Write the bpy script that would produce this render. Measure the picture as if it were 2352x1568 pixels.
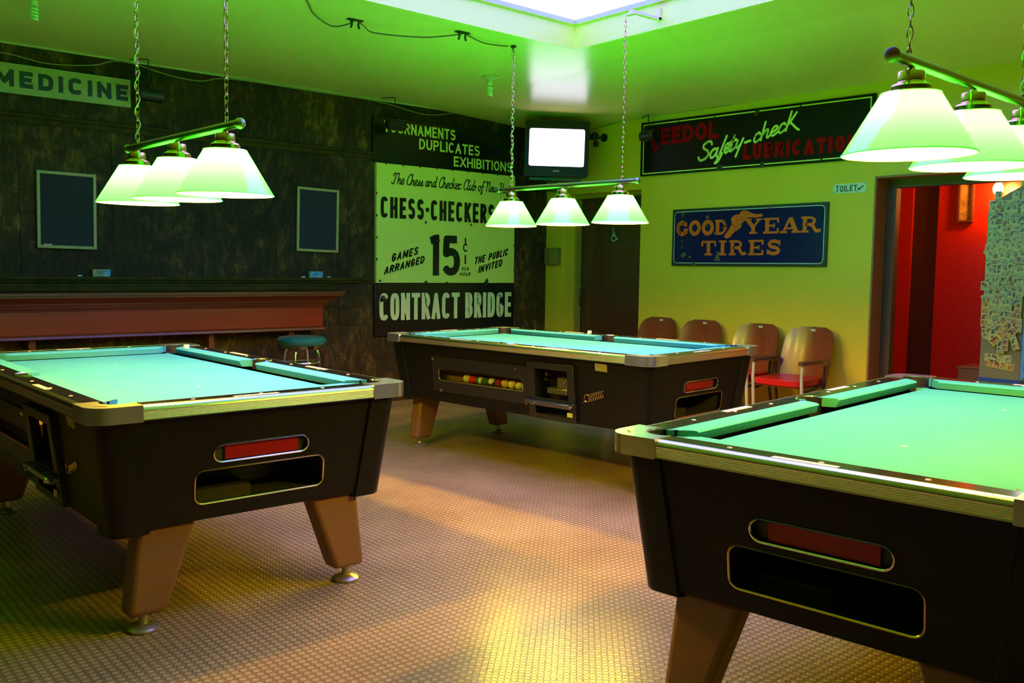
import bpy, bmesh, math, random
from math import sin, cos, pi, radians as R, sqrt
from mathutils import Vector, Matrix
from mathutils.geometry import tessellate_polygon

for o in list(bpy.data.objects): bpy.data.objects.remove(o)
SC = bpy.context.scene
COL = SC.collection
random.seed(7)

# ---------------------------------------------------------------- camera, world, exposure
cd = bpy.data.cameras.new('camera'); cam = bpy.data.objects.new('camera', cd); COL.objects.link(cam)
cd.sensor_width = 36; cd.lens = 2076.4 / 2352 * 36; cd.clip_start = .05; cd.clip_end = 60
AZ, PIT, ROL, CH = .860609, .0799586, .0139321, 1.25868
fw = Vector((cos(AZ)*cos(PIT), sin(AZ)*cos(PIT), -sin(PIT))); rt = Vector((sin(AZ), -cos(AZ), 0)); up = rt.cross(fw)
r2 = cos(ROL)*rt + sin(ROL)*up; u2 = -sin(ROL)*rt + cos(ROL)*up
cam.matrix_world = Matrix(((r2.x, u2.x, -fw.x, 0), (r2.y, u2.y, -fw.y, 0), (r2.z, u2.z, -fw.z, CH), (0, 0, 0, 1)))
SC.camera = cam
SC.view_settings.view_transform = 'Standard'; SC.view_settings.look = 'None'
SC.view_settings.exposure = 0.22; SC.view_settings.gamma = 1.0; SC.view_settings.use_curve_mapping = False
SC.cycles.use_denoising = True
SC.cycles.max_bounces = 8; SC.cycles.diffuse_bounces = 4; SC.cycles.sample_clamp_indirect = 6.0
SC.cycles.caustics_reflective = False; SC.cycles.caustics_refractive = False
W_ = bpy.data.worlds.new('world'); SC.world = W_; W_.use_nodes = True
W_.node_tree.nodes['Background'].inputs[0].default_value = (.02, .02, .03, 1)
W_.node_tree.nodes['Background'].inputs[1].default_value = .2

BULB = (1.0, .58, .035); BULB_S = 1750.0                # bulbs under the green shades
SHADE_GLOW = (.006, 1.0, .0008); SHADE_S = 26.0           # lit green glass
SKY = (.34, .34, 2.7); SKY_S = 3.2                   # skylight panel

# ---------------------------------------------------------------- materials
MATS = {}
def mat(name, col=(.5, .5, .5), rough=.5, metal=0, spec=.5, emit=None, es=0, coat=0, noise=None, bump=None, stretch=None):
    if name in MATS: return MATS[name]
    m = bpy.data.materials.new(name); m.use_nodes = True; nt = m.node_tree; N = nt.nodes; Lk = nt.links
    b = N['Principled BSDF']
    b.inputs['Base Color'].default_value = (*col, 1); b.inputs['Roughness'].default_value = rough
    b.inputs['Metallic'].default_value = metal; b.inputs['Specular IOR Level'].default_value = spec
    b.inputs['Coat Weight'].default_value = coat; b.inputs['Coat Roughness'].default_value = .12
    if emit: b.inputs['Emission Color'].default_value = (*emit, 1); b.inputs['Emission Strength'].default_value = es
    if noise or bump:
        tc = N.new('ShaderNodeTexCoord'); mp = N.new('ShaderNodeMapping')
        Lk.new(tc.outputs['Object'], mp.inputs['Vector'])
        if stretch: mp.inputs['Scale'].default_value = stretch
    if noise:      # (scale, detail, colour2, lo, hi)
        t = N.new('ShaderNodeTexNoise'); t.inputs['Scale'].default_value = noise[0]; t.inputs['Detail'].default_value = noise[1]
        t.inputs['Roughness'].default_value = .65
        Lk.new(mp.outputs[0], t.inputs['Vector'])
        r = N.new('ShaderNodeValToRGB'); r.color_ramp.elements[0].position = noise[3]; r.color_ramp.elements[1].position = noise[4]
        r.color_ramp.elements[0].color = (*col, 1); r.color_ramp.elements[1].color = (*noise[2], 1)
        Lk.new(t.outputs['Fac'], r.inputs[0]); Lk.new(r.outputs[0], b.inputs['Base Color'])
    if bump:       # (scale, strength, distance)
        t2 = N.new('ShaderNodeTexNoise'); t2.inputs['Scale'].default_value = bump[0]; t2.inputs['Detail'].default_value = 4
        Lk.new(mp.outputs[0], t2.inputs['Vector'])
        bp = N.new('ShaderNodeBump'); bp.inputs['Strength'].default_value = bump[1]; bp.inputs['Distance'].default_value = bump[2]
        Lk.new(t2.outputs['Fac'], bp.inputs['Height']); Lk.new(bp.outputs[0], b.inputs['Normal'])
    MATS[name] = m
    return m

def floor_mat():
    m = bpy.data.materials.new('coin_floor'); m.use_nodes = True; nt = m.node_tree; N = nt.nodes; Lk = nt.links
    b = N['Principled BSDF']
    def math_(op, a, b_=None, c=None):
        n = N.new('ShaderNodeMath'); n.operation = op
        for i, v in enumerate((a, b_, c)):
            if v is None: continue
            if isinstance(v, (int, float)): n.inputs[i].default_value = v
            else: Lk.new(v, n.inputs[i])
        return n.outputs[0]
    tc = N.new('ShaderNodeTexCoord'); sp = N.new('ShaderNodeSeparateXYZ'); Lk.new(tc.outputs['Object'], sp.inputs[0])
    P = .0285
    fx = math_('SUBTRACT', math_('FRACT', math_('DIVIDE', sp.outputs[0], P)), .5)
    fy = math_('SUBTRACT', math_('FRACT', math_('DIVIDE', sp.outputs[1], P)), .5)
    d = math_('SQRT', math_('ADD', math_('MULTIPLY', fx, fx), math_('MULTIPLY', fy, fy)))
    h = N.new('ShaderNodeMapRange'); h.interpolation_type = 'SMOOTHSTEP'
    h.inputs['From Min'].default_value = .43; h.inputs['From Max'].default_value = .30
    Lk.new(d, h.inputs['Value'])
    nz = N.new('ShaderNodeTexNoise'); nz.inputs['Scale'].default_value = 1.7; nz.inputs['Detail'].default_value = 5
    Lk.new(tc.outputs['Object'], nz.inputs['Vector'])
    r = N.new('ShaderNodeValToRGB'); r.color_ramp.elements[0].position = .35; r.color_ramp.elements[1].position = .7
    r.color_ramp.elements[0].color = (.42, .265, .095, 1); r.color_ramp.elements[1].color = (.62, .40, .15, 1)
    Lk.new(nz.outputs['Fac'], r.inputs[0])
    mx = N.new('ShaderNodeMix'); mx.data_type = 'RGBA'
    dk = N.new('ShaderNodeMix'); dk.data_type = 'RGBA'; dk.blend_type = 'MULTIPLY'; dk.inputs[0].default_value = 1
    Lk.new(r.outputs[0], dk.inputs[6]); dk.inputs[7].default_value = (.60, .58, .58, 1)
    Lk.new(h.outputs[0], mx.inputs[0]); Lk.new(dk.outputs[2], mx.inputs[6]); Lk.new(r.outputs[0], mx.inputs[7])
    Lk.new(mx.outputs[2], b.inputs['Base Color'])
    b.inputs['Roughness'].default_value = .25; b.inputs['Specular IOR Level'].default_value = .6
    bp = N.new('ShaderNodeBump'); bp.inputs['Strength'].default_value = .8; bp.inputs['Distance'].default_value = .003
    Lk.new(h.outputs[0], bp.inputs['Height']); Lk.new(bp.outputs[0], b.inputs['Normal'])
    return m

def shade_mat():
    m = bpy.data.materials.new('green_glass_shade'); m.use_nodes = True; nt = m.node_tree; N = nt.nodes; Lk = nt.links
    N.remove(N['Principled BSDF']); out = N['Material Output']
    geo = N.new('ShaderNodeNewGeometry')
    tr = N.new('ShaderNodeBsdfTranslucent'); tr.inputs[0].default_value = (.0058, .02, .14, 1)
    df = N.new('ShaderNodeBsdfDiffuse'); df.inputs[0].default_value = (.012, .16, .006, 1)
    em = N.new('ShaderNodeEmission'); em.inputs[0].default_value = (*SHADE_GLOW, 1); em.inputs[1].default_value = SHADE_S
    gl = N.new('ShaderNodeBsdfGlossy'); gl.inputs['Roughness'].default_value = .06
    a1 = N.new('ShaderNodeAddShader'); a2 = N.new('ShaderNodeAddShader')
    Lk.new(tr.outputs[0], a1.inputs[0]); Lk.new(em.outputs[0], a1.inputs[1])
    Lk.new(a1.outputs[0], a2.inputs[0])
    mx0 = N.new('ShaderNodeMixShader'); mx0.inputs[0].default_value = .06
    Lk.new(df.outputs[0], mx0.inputs[1]); Lk.new(gl.outputs[0], mx0.inputs[2]); Lk.new(mx0.outputs[0], a2.inputs[1])
    ins = N.new('ShaderNodeBsdfDiffuse'); ins.inputs[0].default_value = (.85, .85, .8, 1)
    mx = N.new('ShaderNodeMixShader'); Lk.new(geo.outputs['Backfacing'], mx.inputs[0])
    Lk.new(a2.outputs[0], mx.inputs[1]); 
    a3 = N.new('ShaderNodeAddShader'); Lk.new(tr.outputs[0], a3.inputs[0]); Lk.new(ins.outputs[0], a3.inputs[1])
    Lk.new(a3.outputs[0], mx.inputs[2]); Lk.new(mx.outputs[0], out.inputs[0])
    return m

def emis(name, col, s):
    m = bpy.data.materials.new(name); m.use_nodes = True; N = m.node_tree.nodes; N.remove(N['Principled BSDF'])
    e = N.new('ShaderNodeEmission'); e.inputs[0].default_value = (*col, 1); e.inputs[1].default_value = s
    m.node_tree.links.new(e.outputs[0], N['Material Output'].inputs[0]); return m

def pane_mat():
    m = bpy.data.materials.new('window_pane'); m.use_nodes = True; N = m.node_tree.nodes; N.remove(N['Principled BSDF'])
    t = N.new('ShaderNodeBsdfTransparent'); g = N.new('ShaderNodeBsdfGlossy'); g.inputs['Roughness'].default_value = .05
    mx = N.new('ShaderNodeMixShader'); mx.inputs[0].default_value = .06
    L = m.node_tree.links; L.new(t.outputs[0], mx.inputs[1]); L.new(g.outputs[0], mx.inputs[2]); L.new(mx.outputs[0], N['Material Output'].inputs[0])
    return m

def old_wall_mat():
    m = bpy.data.materials.new('peeling_wall'); m.use_nodes = True; nt = m.node_tree; N = nt.nodes; Lk = nt.links
    b = N['Principled BSDF']; b.inputs['Roughness'].default_value = .75; b.inputs['Specular IOR Level'].default_value = .3
    tc = N.new('ShaderNodeTexCoord')
    def noise(sc, det, st):
        mp = N.new('ShaderNodeMapping'); mp.inputs['Scale'].default_value = st; Lk.new(tc.outputs['Object'], mp.inputs['Vector'])
        t = N.new('ShaderNodeTexNoise'); t.inputs['Scale'].default_value = sc; t.inputs['Detail'].default_value = det; t.inputs['Roughness'].default_value = .7
        t.inputs['Distortion'].default_value = .8
        Lk.new(mp.outputs[0], t.inputs['Vector']); return t.outputs['Fac']
    def ramp(f, p0, c0, p1, c1):
        r = N.new('ShaderNodeValToRGB'); r.color_ramp.elements[0].position = p0; r.color_ramp.elements[1].position = p1
        r.color_ramp.elements[0].color = (*c0, 1); r.color_ramp.elements[1].color = (*c1, 1); Lk.new(f, r.inputs[0]); return r.outputs[0]
    big = ramp(noise(1.1, 3, (1, 1, .8)), .4, (.10, .046, .007), .62, (.25, .125, .02))
    flk = ramp(noise(9, 6, (1, 1, .55)), .5, (.30, .28, .25), .66, (1, 1, 1))
    fl2 = ramp(noise(26, 5, (1.2, 1, .35)), .45, (.55, .55, .55), .62, (1.15, 1.15, 1.15))
    m1 = N.new('ShaderNodeMix'); m1.data_type = 'RGBA'; m1.blend_type = 'MULTIPLY'; m1.inputs[0].default_value = 1
    m2 = N.new('ShaderNodeMix'); m2.data_type = 'RGBA'; m2.blend_type = 'MULTIPLY'; m2.inputs[0].default_value = 1
    Lk.new(big, m1.inputs[6]); Lk.new(flk, m1.inputs[7]); Lk.new(m1.outputs[2], m2.inputs[6]); Lk.new(fl2, m2.inputs[7])
    Lk.new(m2.outputs[2], b.inputs['Base Color'])
    bp = N.new('ShaderNodeBump'); bp.inputs['Strength'].default_value = .5; bp.inputs['Distance'].default_value = .006
    Lk.new(noise(14, 6, (1, 1, .6)), bp.inputs['Height']); Lk.new(bp.outputs[0], b.inputs['Normal'])
    return m

def wood_mat(name, c0, c1, axis='x', rough=.35, sc=5, coat=.2):
    st = {'x': (.35, 6, 6), 'y': (6, .35, 6), 'z': (6, 6, .35)}[axis]
    return mat(name, c0, rough, noise=(sc, 6, c1, .35, .65), stretch=st, coat=coat)

BLACK = mat('black_laminate', (.005, .004, .0025), .42, spec=.2, noise=(30, 3, (.009, .0075, .0045), .4, .7))
RAILBLK = mat('black_rail_top', (.012, .010, .008), .16, coat=.5)
CHROME = mat('chrome', (.82, .80, .74), .13, 1)
CASTM = mat('satin_casting', (.80, .75, .62), .24, .88, noise=(14, 4, (.70, .66, .56), .4, .7))
ALU = mat('aluminium_trim', (.78, .70, .52), .24, 1)
BRASS = mat('brass', (.88, .56, .14), .18, 1)
BRASSD = mat('brass_bar', (.42, .36, .22), .28, 1)
RUBBER = mat('black_rubber', (.012, .011, .009), .55)
DARK = mat('dark_inside', (.008, .007, .006), .8)
LEGM = mat('leg_laminate', (.20, .085, .025), .5, noise=(3, 4, (.24, .105, .03), .35, .7))
FOOTM = mat('tan_metal_foot', (.55, .45, .28), .3, .8)
RED = mat('red_plastic', (.42, .006, .010), .3)
SIGHT = mat('cream_sight', (.75, .62, .38), .3)
WHITE = mat('white_paint', (.8, .8, .76), .5)
CREAM = mat('cream_enamel', (.72, .70, .52), .35, noise=(40, 3, (.66, .64, .46), .4, .7))
BLACKP = mat('black_paint', (.012, .011, .009), .4)
IRON = mat('dark_iron', (.05, .045, .03), .5, .6)
WIRE = mat('brown_cord', (.10, .08, .04), .6)
PANE = pane_mat()
BULBM = emis('bulb_glow', BULB, BULB_S)
BULBD = emis('dimmer_bulb_glow', BULB, BULB_S*.8)

# ---------------------------------------------------------------- mesh builder
class MB:
    def __init__(s): s.v = []; s.f = []; s.mi = []; s.cur = 0
    def add(s, vs, fs):
        n = len(s.v); s.v += [tuple(q) for q in vs]; s.f += [tuple(i+n for i in f) for f in fs]; s.mi += [s.cur]*len(fs)
    def box(s, a, b):
        x0, y0, z0 = a; x1, y1, z1 = b
        if x0 > x1: x0, x1 = x1, x0
        if y0 > y1: y0, y1 = y1, y0
        if z0 > z1: z0, z1 = z1, z0
        s.add([(x0,y0,z0),(x1,y0,z0),(x1,y1,z0),(x0,y1,z0),(x0,y0,z1),(x1,y0,z1),(x1,y1,z1),(x0,y1,z1)],
              [(3,2,1,0),(4,5,6,7),(0,1,5,4),(1,2,6,5),(2,3,7,6),(3,0,4,7)])
        return s
    def hexa(s, bot, top):
        s.add(list(bot)+list(top), [(3,2,1,0),(4,5,6,7),(0,1,5,4),(1,2,6,5),(2,3,7,6),(3,0,4,7)]); return s
    def prism(s, poly, fmap, holes=()):
        """poly: 2D ccw outline; fmap(p, k) -> 3D point for k = 0 (back) and 1 (front)"""
        loops = [list(poly)] + [list(h) for h in holes]
        tri = tessellate_polygon([[Vector((x, y, 0)) for x, y in l] for l in loops])
        flat = [p for l in loops for p in l]; n = len(flat)
        vs = [fmap(p, 0) for p in flat] + [fmap(p, 1) for p in flat]
        fs = []
        for t in tri:
            a, b, c = [flat[i] for i in t]
            ar = (b[0]-a[0])*(c[1]-a[1])-(b[1]-a[1])*(c[0]-a[0])
            t = tuple(t) if ar > 0 else tuple(reversed(t))
            fs.append(tuple(i+n for i in t)); fs.append(tuple(reversed(t)))
        k = 0
        for li, l in enumerate(loops):
            m = len(l); ar = sum(l[i][0]*l[(i+1) % m][1]-l[(i+1) % m][0]*l[i][1] for i in range(m))
            for i in range(m):
                j = (i+1) % m
                q = (k+i, k+j, k+j+n, k+i+n)
                if (ar < 0) != (li > 0): q = q[::-1]
                fs.append(q)
            k += m
        s.add(vs, fs); return s
    def lathe(s, prof, seg=24, c=(0, 0, 0), a0=0, a1=2*pi, closed=True, axis='z'):
        n = seg if closed else seg+1; vs = []
        for k in range(n):
            a = a0+(a1-a0)*k/seg
            for r, z in prof:
                p = (r*cos(a), r*sin(a), z)
                if axis == 'x': p = (z, r*cos(a), r*sin(a))
                if axis == 'y': p = (r*sin(a), z, r*cos(a))
                vs.append((p[0]+c[0], p[1]+c[1], p[2]+c[2]))
        m = len(prof); fs = []
        for k in range(seg):
            k2 = (k+1) % n
            for i in range(m-1): fs.append((k*m+i, k2*m+i, k2*m+i+1, k*m+i+1))
        s.add(vs, fs); return s
    def tube(s, pts, r, sides=8, closed=False):
        P = [Vector(p) for p in pts]; n = len(P); vs = []; fs = []
        up_ = None
        for i in range(n):
            a = P[(i-1) % n] if (closed or i) else P[0]; b = P[(i+1) % n] if (closed or i < n-1) else P[-1]
            d = (b-a).normalized()
            if up_ is None:
                up_ = Vector((0, 0, 1)) if abs(d.z) < .9 else Vector((1, 0, 0))
            x = d.cross(up_).normalized(); y = x.cross(d); up_ = y
            for k in range(sides):
                t = 2*pi*k/sides; vs.append(P[i]+x*(r*cos(t))+y*(r*sin(t)))
        for i in range(n if closed else n-1):
            j = (i+1) % n
            for k in range(sides):
                k2 = (k+1) % sides; fs.append((i*sides+k, i*sides+k2, j*sides+k2, j*sides+k))
        if not closed:
            fs.append(tuple(range(sides))[::-1]); fs.append(tuple((n-1)*sides+k for k in range(sides)))
        s.add(vs, fs); return s
    def sphere(s, c, r, seg=16, ring=10, sq=(1, 1, 1)):
        prof = [(max(r*sin(pi*i/ring), 1e-5), -r*cos(pi*i/ring)) for i in range(ring+1)]
        n0 = len(s.v); s.lathe(prof, seg)
        for i in range(n0, len(s.v)): x, y, z = s.v[i]; s.v[i] = (x*sq[0]+c[0], y*sq[1]+c[1], z*sq[2]+c[2])
        return s
    def disc(s, c, r, axis, n=12):
        vs = []
        for k in range(n):
            a = 2*pi*k/n; x, y = r*cos(a), r*sin(a)
            vs.append({'z': (c[0]+x, c[1]+y, c[2]), 'y': (c[0]+x, c[1], c[2]+y), 'x': (c[0], c[1]+x, c[2]+y)}[axis])
        s.add(vs, [tuple(range(n)) if axis != 'y' else tuple(range(n))[::-1][::-1]]); return s

def obj(name, mb, m, parent=None, smooth=False, bev=0, loc=None, seg=2, angle=40):
    me = bpy.data.meshes.new(name); me.from_pydata(mb.v, [], mb.f); me.update()
    ms = m if isinstance(m, (list, tuple)) else [m]
    for q in ms: me.materials.append(q)
    if len(ms) > 1:
        for p, i in zip(me.polygons, mb.mi): p.material_index = i
    bm = bmesh.new(); bm.from_mesh(me); bmesh.ops.recalc_face_normals(bm, faces=bm.faces) if smooth != 'keep' else None
    bm.to_mesh(me); bm.free()
    o = bpy.data.objects.new(name, me); COL.objects.link(o)
    if parent: o.parent = parent
    if loc: o.location = loc
    if smooth:
        for p in me.polygons: p.use_smooth = True
        if smooth is True:
            try: me.set_sharp_from_angle(angle=R(angle))
            except Exception: pass
    if bev:
        b = o.modifiers.new('bevel', 'BEVEL'); b.width = bev; b.segments = seg; b.limit_method = 'ANGLE'; b.angle_limit = R(35); b.harden_normals = False
        for p in me.polygons: p.use_smooth = True
        try: me.set_sharp_from_angle(angle=R(30))
        except Exception: pass
    return o
def tag(o, label, cat, group=None):
    o['label'] = label; o['category'] = cat
    if group: o['group'] = group
    return o
def thing(name, label, cat, loc=(0, 0, 0), rotz=0, group=None):
    o = bpy.data.objects.new(name, None); COL.objects.link(o); o.location = loc; o.rotation_euler = (0, 0, rotz)
    o.empty_display_size = .1
    return tag(o, label, cat, group)
def struct(name, mb, m, **k):
    o = obj(name, mb, m, **k)
    if not k.get('parent'): o['kind'] = 'structure'
    return o
def kids(o): return [c for c in bpy.data.objects if c.parent == o]
def copy_tree(o, parent=None):
    c = o.copy(); COL.objects.link(c)
    if parent: c.parent = parent
    for ch in kids(o): copy_tree(ch, c)
    return c
def arc(cx, cy, rx, ry, a0, a1, n=10, e=2.0):
    out = []
    for i in range(n+1):
        a = R(a0+(a1-a0)*i/n); c, s = cos(a), sin(a)
        out.append((cx+rx*math.copysign(abs(c)**(2/e), c), cy+ry*math.copysign(abs(s)**(2/e), s)))
    return out
def rrect(x0, y0, x1, y1, r, n=5):
    return (arc(x1-r, y0+r, r, r, -90, 0, n)+arc(x1-r, y1-r, r, r, 0, 90, n)+arc(x0+r, y1-r, r, r, 90, 180, n)+arc(x0+r, y0+r, r, r, 180, 270, n))
def ringtube(pts2, f, r): 
    return MB().tube([f(p) for p in pts2], r, 6, closed=True)

# ---------------------------------------------------------------- lettering (stroked letter shapes)
def GL(e=2.6):
    return {
    'A': (1.05, [[(0,0),(.5,1),(1,0)], [(.2,.32),(.8,.32)]]),
    'B': (.95, [[(0,0),(0,1)], [(0,1),(.5,1)]+arc(.5,.76,.45,.24,90,-90,8)+[(.0,.52)], [(.0,.52),(.5,.52)]+arc(.5,.26,.5,.26,90,-90,8)+[(0,0)]]),
    'C': (1, [arc(.5,.5,.5,.5,42,318,22,e)]),
    'D': (1, [[(0,0),(0,1)], [(0,1),(.35,1)]+arc(.35,.5,.65,.5,90,-90,14,e)+[(0,0)]]),
    'E': (.82, [[(0,0),(0,1)], [(0,1),(1,1)], [(0,.5),(.85,.5)], [(0,0),(1,0)]]),
    'F': (.8, [[(0,0),(0,1)], [(0,1),(1,1)], [(0,.5),(.85,.5)]]),
    'G': (1, [arc(.5,.5,.5,.5,42,345,22,e)+[(1,.45)], [(.55,.45),(1,.45)]]),
    'H': (1, [[(0,0),(0,1)], [(1,0),(1,1)], [(0,.5),(1,.5)]]),
    'I': (0, [[(.5,0),(.5,1)]]),
    'K': (1, [[(0,0),(0,1)], [(1,1),(.05,.45)], [(.32,.6),(1,0)]]),
    'L': (.8, [[(0,1),(0,0)], [(0,0),(1,0)]]),
    'M': (1.3, [[(0,0),(0,1)], [(0,1),(.5,.2),(1,1)], [(1,1),(1,0)]]),
    'N': (1.02, [[(0,0),(0,1)], [(0,1),(1,0)], [(1,0),(1,1)]]),
    'O': (1, [arc(.5,.5,.5,.5,0,360,28,e)]),
    'P': (.95, [[(0,0),(0,1)], [(0,1),(.5,1)]+arc(.5,.74,.5,.26,90,-90,8)+[(0,.48)]]),
    'R': (.98, [[(0,0),(0,1)], [(0,1),(.5,1)]+arc(.5,.75,.48,.25,90,-90,8)+[(0,.5)], [(.5,.5),(1,0)]]),
    'S': (.95, [arc(.5,.745,.47,.255,25,225,12,2.2)+[(.5,.52)]+arc(.5,.265,.5,.265,42,-155,12,2.2)]),
    'T': (.95, [[(0,1),(1,1)], [(.5,1),(.5,0)]]),
    'U': (1, [[(0,1)]+[(0,.4)]+arc(.5,.38,.5,.38,180,360,12,e)+[(1,1)]]),
    'V': (1.05, [[(0,1),(.5,0),(1,1)]]),
    'X': (1, [[(0,0),(1,1)], [(0,1),(1,0)]]),
    'Y': (1.05, [[(0,1),(.5,.45),(1,1)], [(.5,.45),(.5,0)]]),
    '1': (.25, [[(.9,0),(.9,1)], [(.9,1),(.1,.97)]]),
    '5': (.95, [[(.95,1),(.08,1),(.04,.56)]+arc(.45,.31,.52,.31,125,-150,16,2.3)]),
    '-': (.5, [[(0,.45),(1,.45)]]),
    '.': (0, []),
    }
GB = GL(3.2); GR = GL(2.0)
LAY = [0]
def lay(mb, vs, f):      # paint strokes lie over each other in thin coats
    LAY[0] = (LAY[0]+1) % 12; d = LAY[0]*4e-5
    mb.add([(p[0], p[1]-d, p[2]) for p in vs], [f])
def stroke(mb, pl, t, f, cap='sq'):
    """pl: 2D points, t: width, f: (x, y) -> 3D point"""
    n = len(pl)
    closed = n > 2 and abs(pl[0][0]-pl[-1][0])+abs(pl[0][1]-pl[-1][1]) < 1e-6
    for i in range(n-1):
        (x0, y0), (x1, y1) = pl[i], pl[i+1]; d = math.hypot(x1-x0, y1-y0)
        if d < 1e-7: continue
        ux, uy = (x1-x0)/d, (y1-y0)/d
        if cap == 'sq' and not closed:
            if i == 0: x0 -= ux*t/2; y0 -= uy*t/2
            if i == n-2: x1 += ux*t/2; y1 += uy*t/2
        px, py = -uy*t/2, ux*t/2
        lay(mb, [f((x0-px, y0-py)), f((x1-px, y1-py)), f((x1+px, y1+py)), f((x0+px, y0+py))], (0, 1, 2, 3))
    rng = range(n) if (cap == 'rd' or closed) else range(1, n-1)
    for i in rng:
        vs = [f((pl[i][0]+t/2*cos(2*pi*k/10), pl[i][1]+t/2*sin(2*pi*k/10))) for k in range(10)]
        lay(mb, vs, tuple(range(10)))
def block(mb, txt, x0, x1, z, h, t, y, gap=None, G=GB, slant=0, rise=0, cap='sq', jit=0, xs=None):
    """block capitals filling x0..x1 on baseline z; y is the outward depth"""
    if gap is None: gap = t*.75
    ws = []
    for ch in txt:
        if ch == ' ': ws.append(None)
        else: ws.append(G[ch][0])
    nsp = sum(1 for w in ws if w is None)
    k = sum(w for w in ws if w); fixed = sum(t for w in ws if w is not None)+gap*(len(txt)-1)
    spw = 1.3*t+gap
    u = (x1-x0-fixed-nsp*spw)/k
    x = x0
    for ch, w in zip(txt, ws):
        if w is None: x += spw+gap; continue
        wd = w*u
        def mp(p, x=x, wd=wd):
            return (x+t/2+p[0]*wd+slant*p[1]*h, z+t/2+p[1]*(h-t)+rise*(x-x0+t/2+p[0]*wd))
        if ch == '.':
            c = (x+t/2, z+h/2+rise*(x-x0)); mb.add([(c[0]+t*.62*cos(a*pi/7), y, c[1]+t*.62*sin(a*pi/7)) for a in range(14)], [tuple(range(14))])
        for pl in G[ch][1]:
            q = [mp(p) for p in pl]
            cc = cap
            if ch in 'CSG' and cap == 'sq': cc = 'bt'
            if ch in 'BDPR5U' and len(pl) > 4 and cap == 'sq': cc = 'bt' if ch not in 'U' else 'sq'
            stroke(mb, q, t, lambda p: (p[0], y, p[1]), cc)
        x += wd+t+gap

# slab serif capitals: heavy stems, thin joins, slab feet
def slab(mb, txt, x0, x1, z, h, y, space=.10):
    S = {
    'G': (1.05, [('c', arc(.5,.5,.36,.40,45,330,22), .26), ('l', [(.62,.42),(1.0,.42)], .10), ('l', [(.86,.08),(.86,.42)], .16), ('l', [(.86,.62),(.86,.92)], .09)]),
    'O': (1.05, [('c', arc(.5,.5,.37,.41,0,360,28), .25)]),
    'D': (1.05, [('l', [(.22,.02),(.22,.98)], .25), ('c', [(.2,.93),(.45,.93)]+arc(.45,.5,.40,.43,90,-90,12)+[(.2,.07)], .15), ('l', [(.84,.35),(.84,.65)], .22), ('l', [(.0,.06),(.3,.06)], .12), ('l', [(.0,.94),(.3,.94)], .12)]),
    'Y': (1.15, [('l', [(.16,.94),(.55,.42)], .25), ('l', [(.92,.94),(.55,.42)], .14), ('l', [(.55,.45),(.55,.05)], .25), ('l', [(.0,.94),(.42,.94)], .11), ('l', [(.70,.94),(1.1,.94)], .11), ('l', [(.3,.06),(.8,.06)], .12)]),
    'E': (1.0, [('l', [(.24,.02),(.24,.98)], .26), ('l', [(0,.94),(.95,.94)], .12), ('l', [(0,.06),(.95,.06)], .12), ('l', [(.3,.5),(.66,.5)], .12), ('l', [(.9,.68),(.9,.95)], .13), ('l', [(.9,.05),(.9,.34)], .13), ('l', [(.66,.36),(.66,.64)], .11)]),
    'A': (1.2, [('l', [(.2,.05),(.58,.97)], .15), ('l', [(.6,.97),(.96,.05)], .27), ('l', [(.32,.3),(.8,.3)], .11), ('l', [(0,.06),(.44,.06)], .12), ('l', [(.70,.06),(1.2,.06)], .12)]),
    'R': (1.12, [('l', [(.22,.02),(.22,.98)], .25), ('c', [(.2,.93),(.5,.93)]+arc(.5,.72,.28,.21,90,-90,10)+[(.2,.5)], .14), ('l', [(.76,.62),(.76,.82)], .18), ('c', [(.5,.5),(.68,.44),(.78,.22),(.88,.08),(1.06,.12)], .19), ('l', [(0,.06),(.46,.06)], .12), ('l', [(0,.94),(.4,.94)], .12)]),
    'T': (1.05, [('l', [(.52,.02),(.52,.95)], .26), ('l', [(.04,.93),(1.0,.93)], .13), ('l', [(.08,.62),(.08,.95)], .14), ('l', [(.97,.62),(.97,.95)], .14), ('l', [(.24,.06),(.8,.06)], .12)]),
    'I': (.6, [('l', [(.3,.02),(.3,.98)], .26), ('l', [(.04,.06),(.56,.06)], .12), ('l', [(.04,.94),(.56,.94)], .12)]),
    'S': (.92, [('c', arc(.46,.71,.28,.20,40,235,12)+[(.46,.52)]+arc(.46,.29,.30,.20,50,-150,12), .2), ('l', [(.80,.64),(.80,.97)], .11), ('l', [(.10,.04),(.10,.38)], .11)]),
    }
    tot = sum(S[c][0] for c in txt)+space*(len(txt)-1); k = (x1-x0)/tot; x = x0
    for c in txt:
        w, st = S[c]
        for kind, pl, t in st:
            q = [(x+p[0]*k, z+p[1]*h) for p in pl]
            stroke(mb, q, 1.14*t*min(k, h), lambda p: (p[0], y, p[1]), 'rd' if kind == 'c' else 'bt')
        x += (w+space)*k

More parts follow.
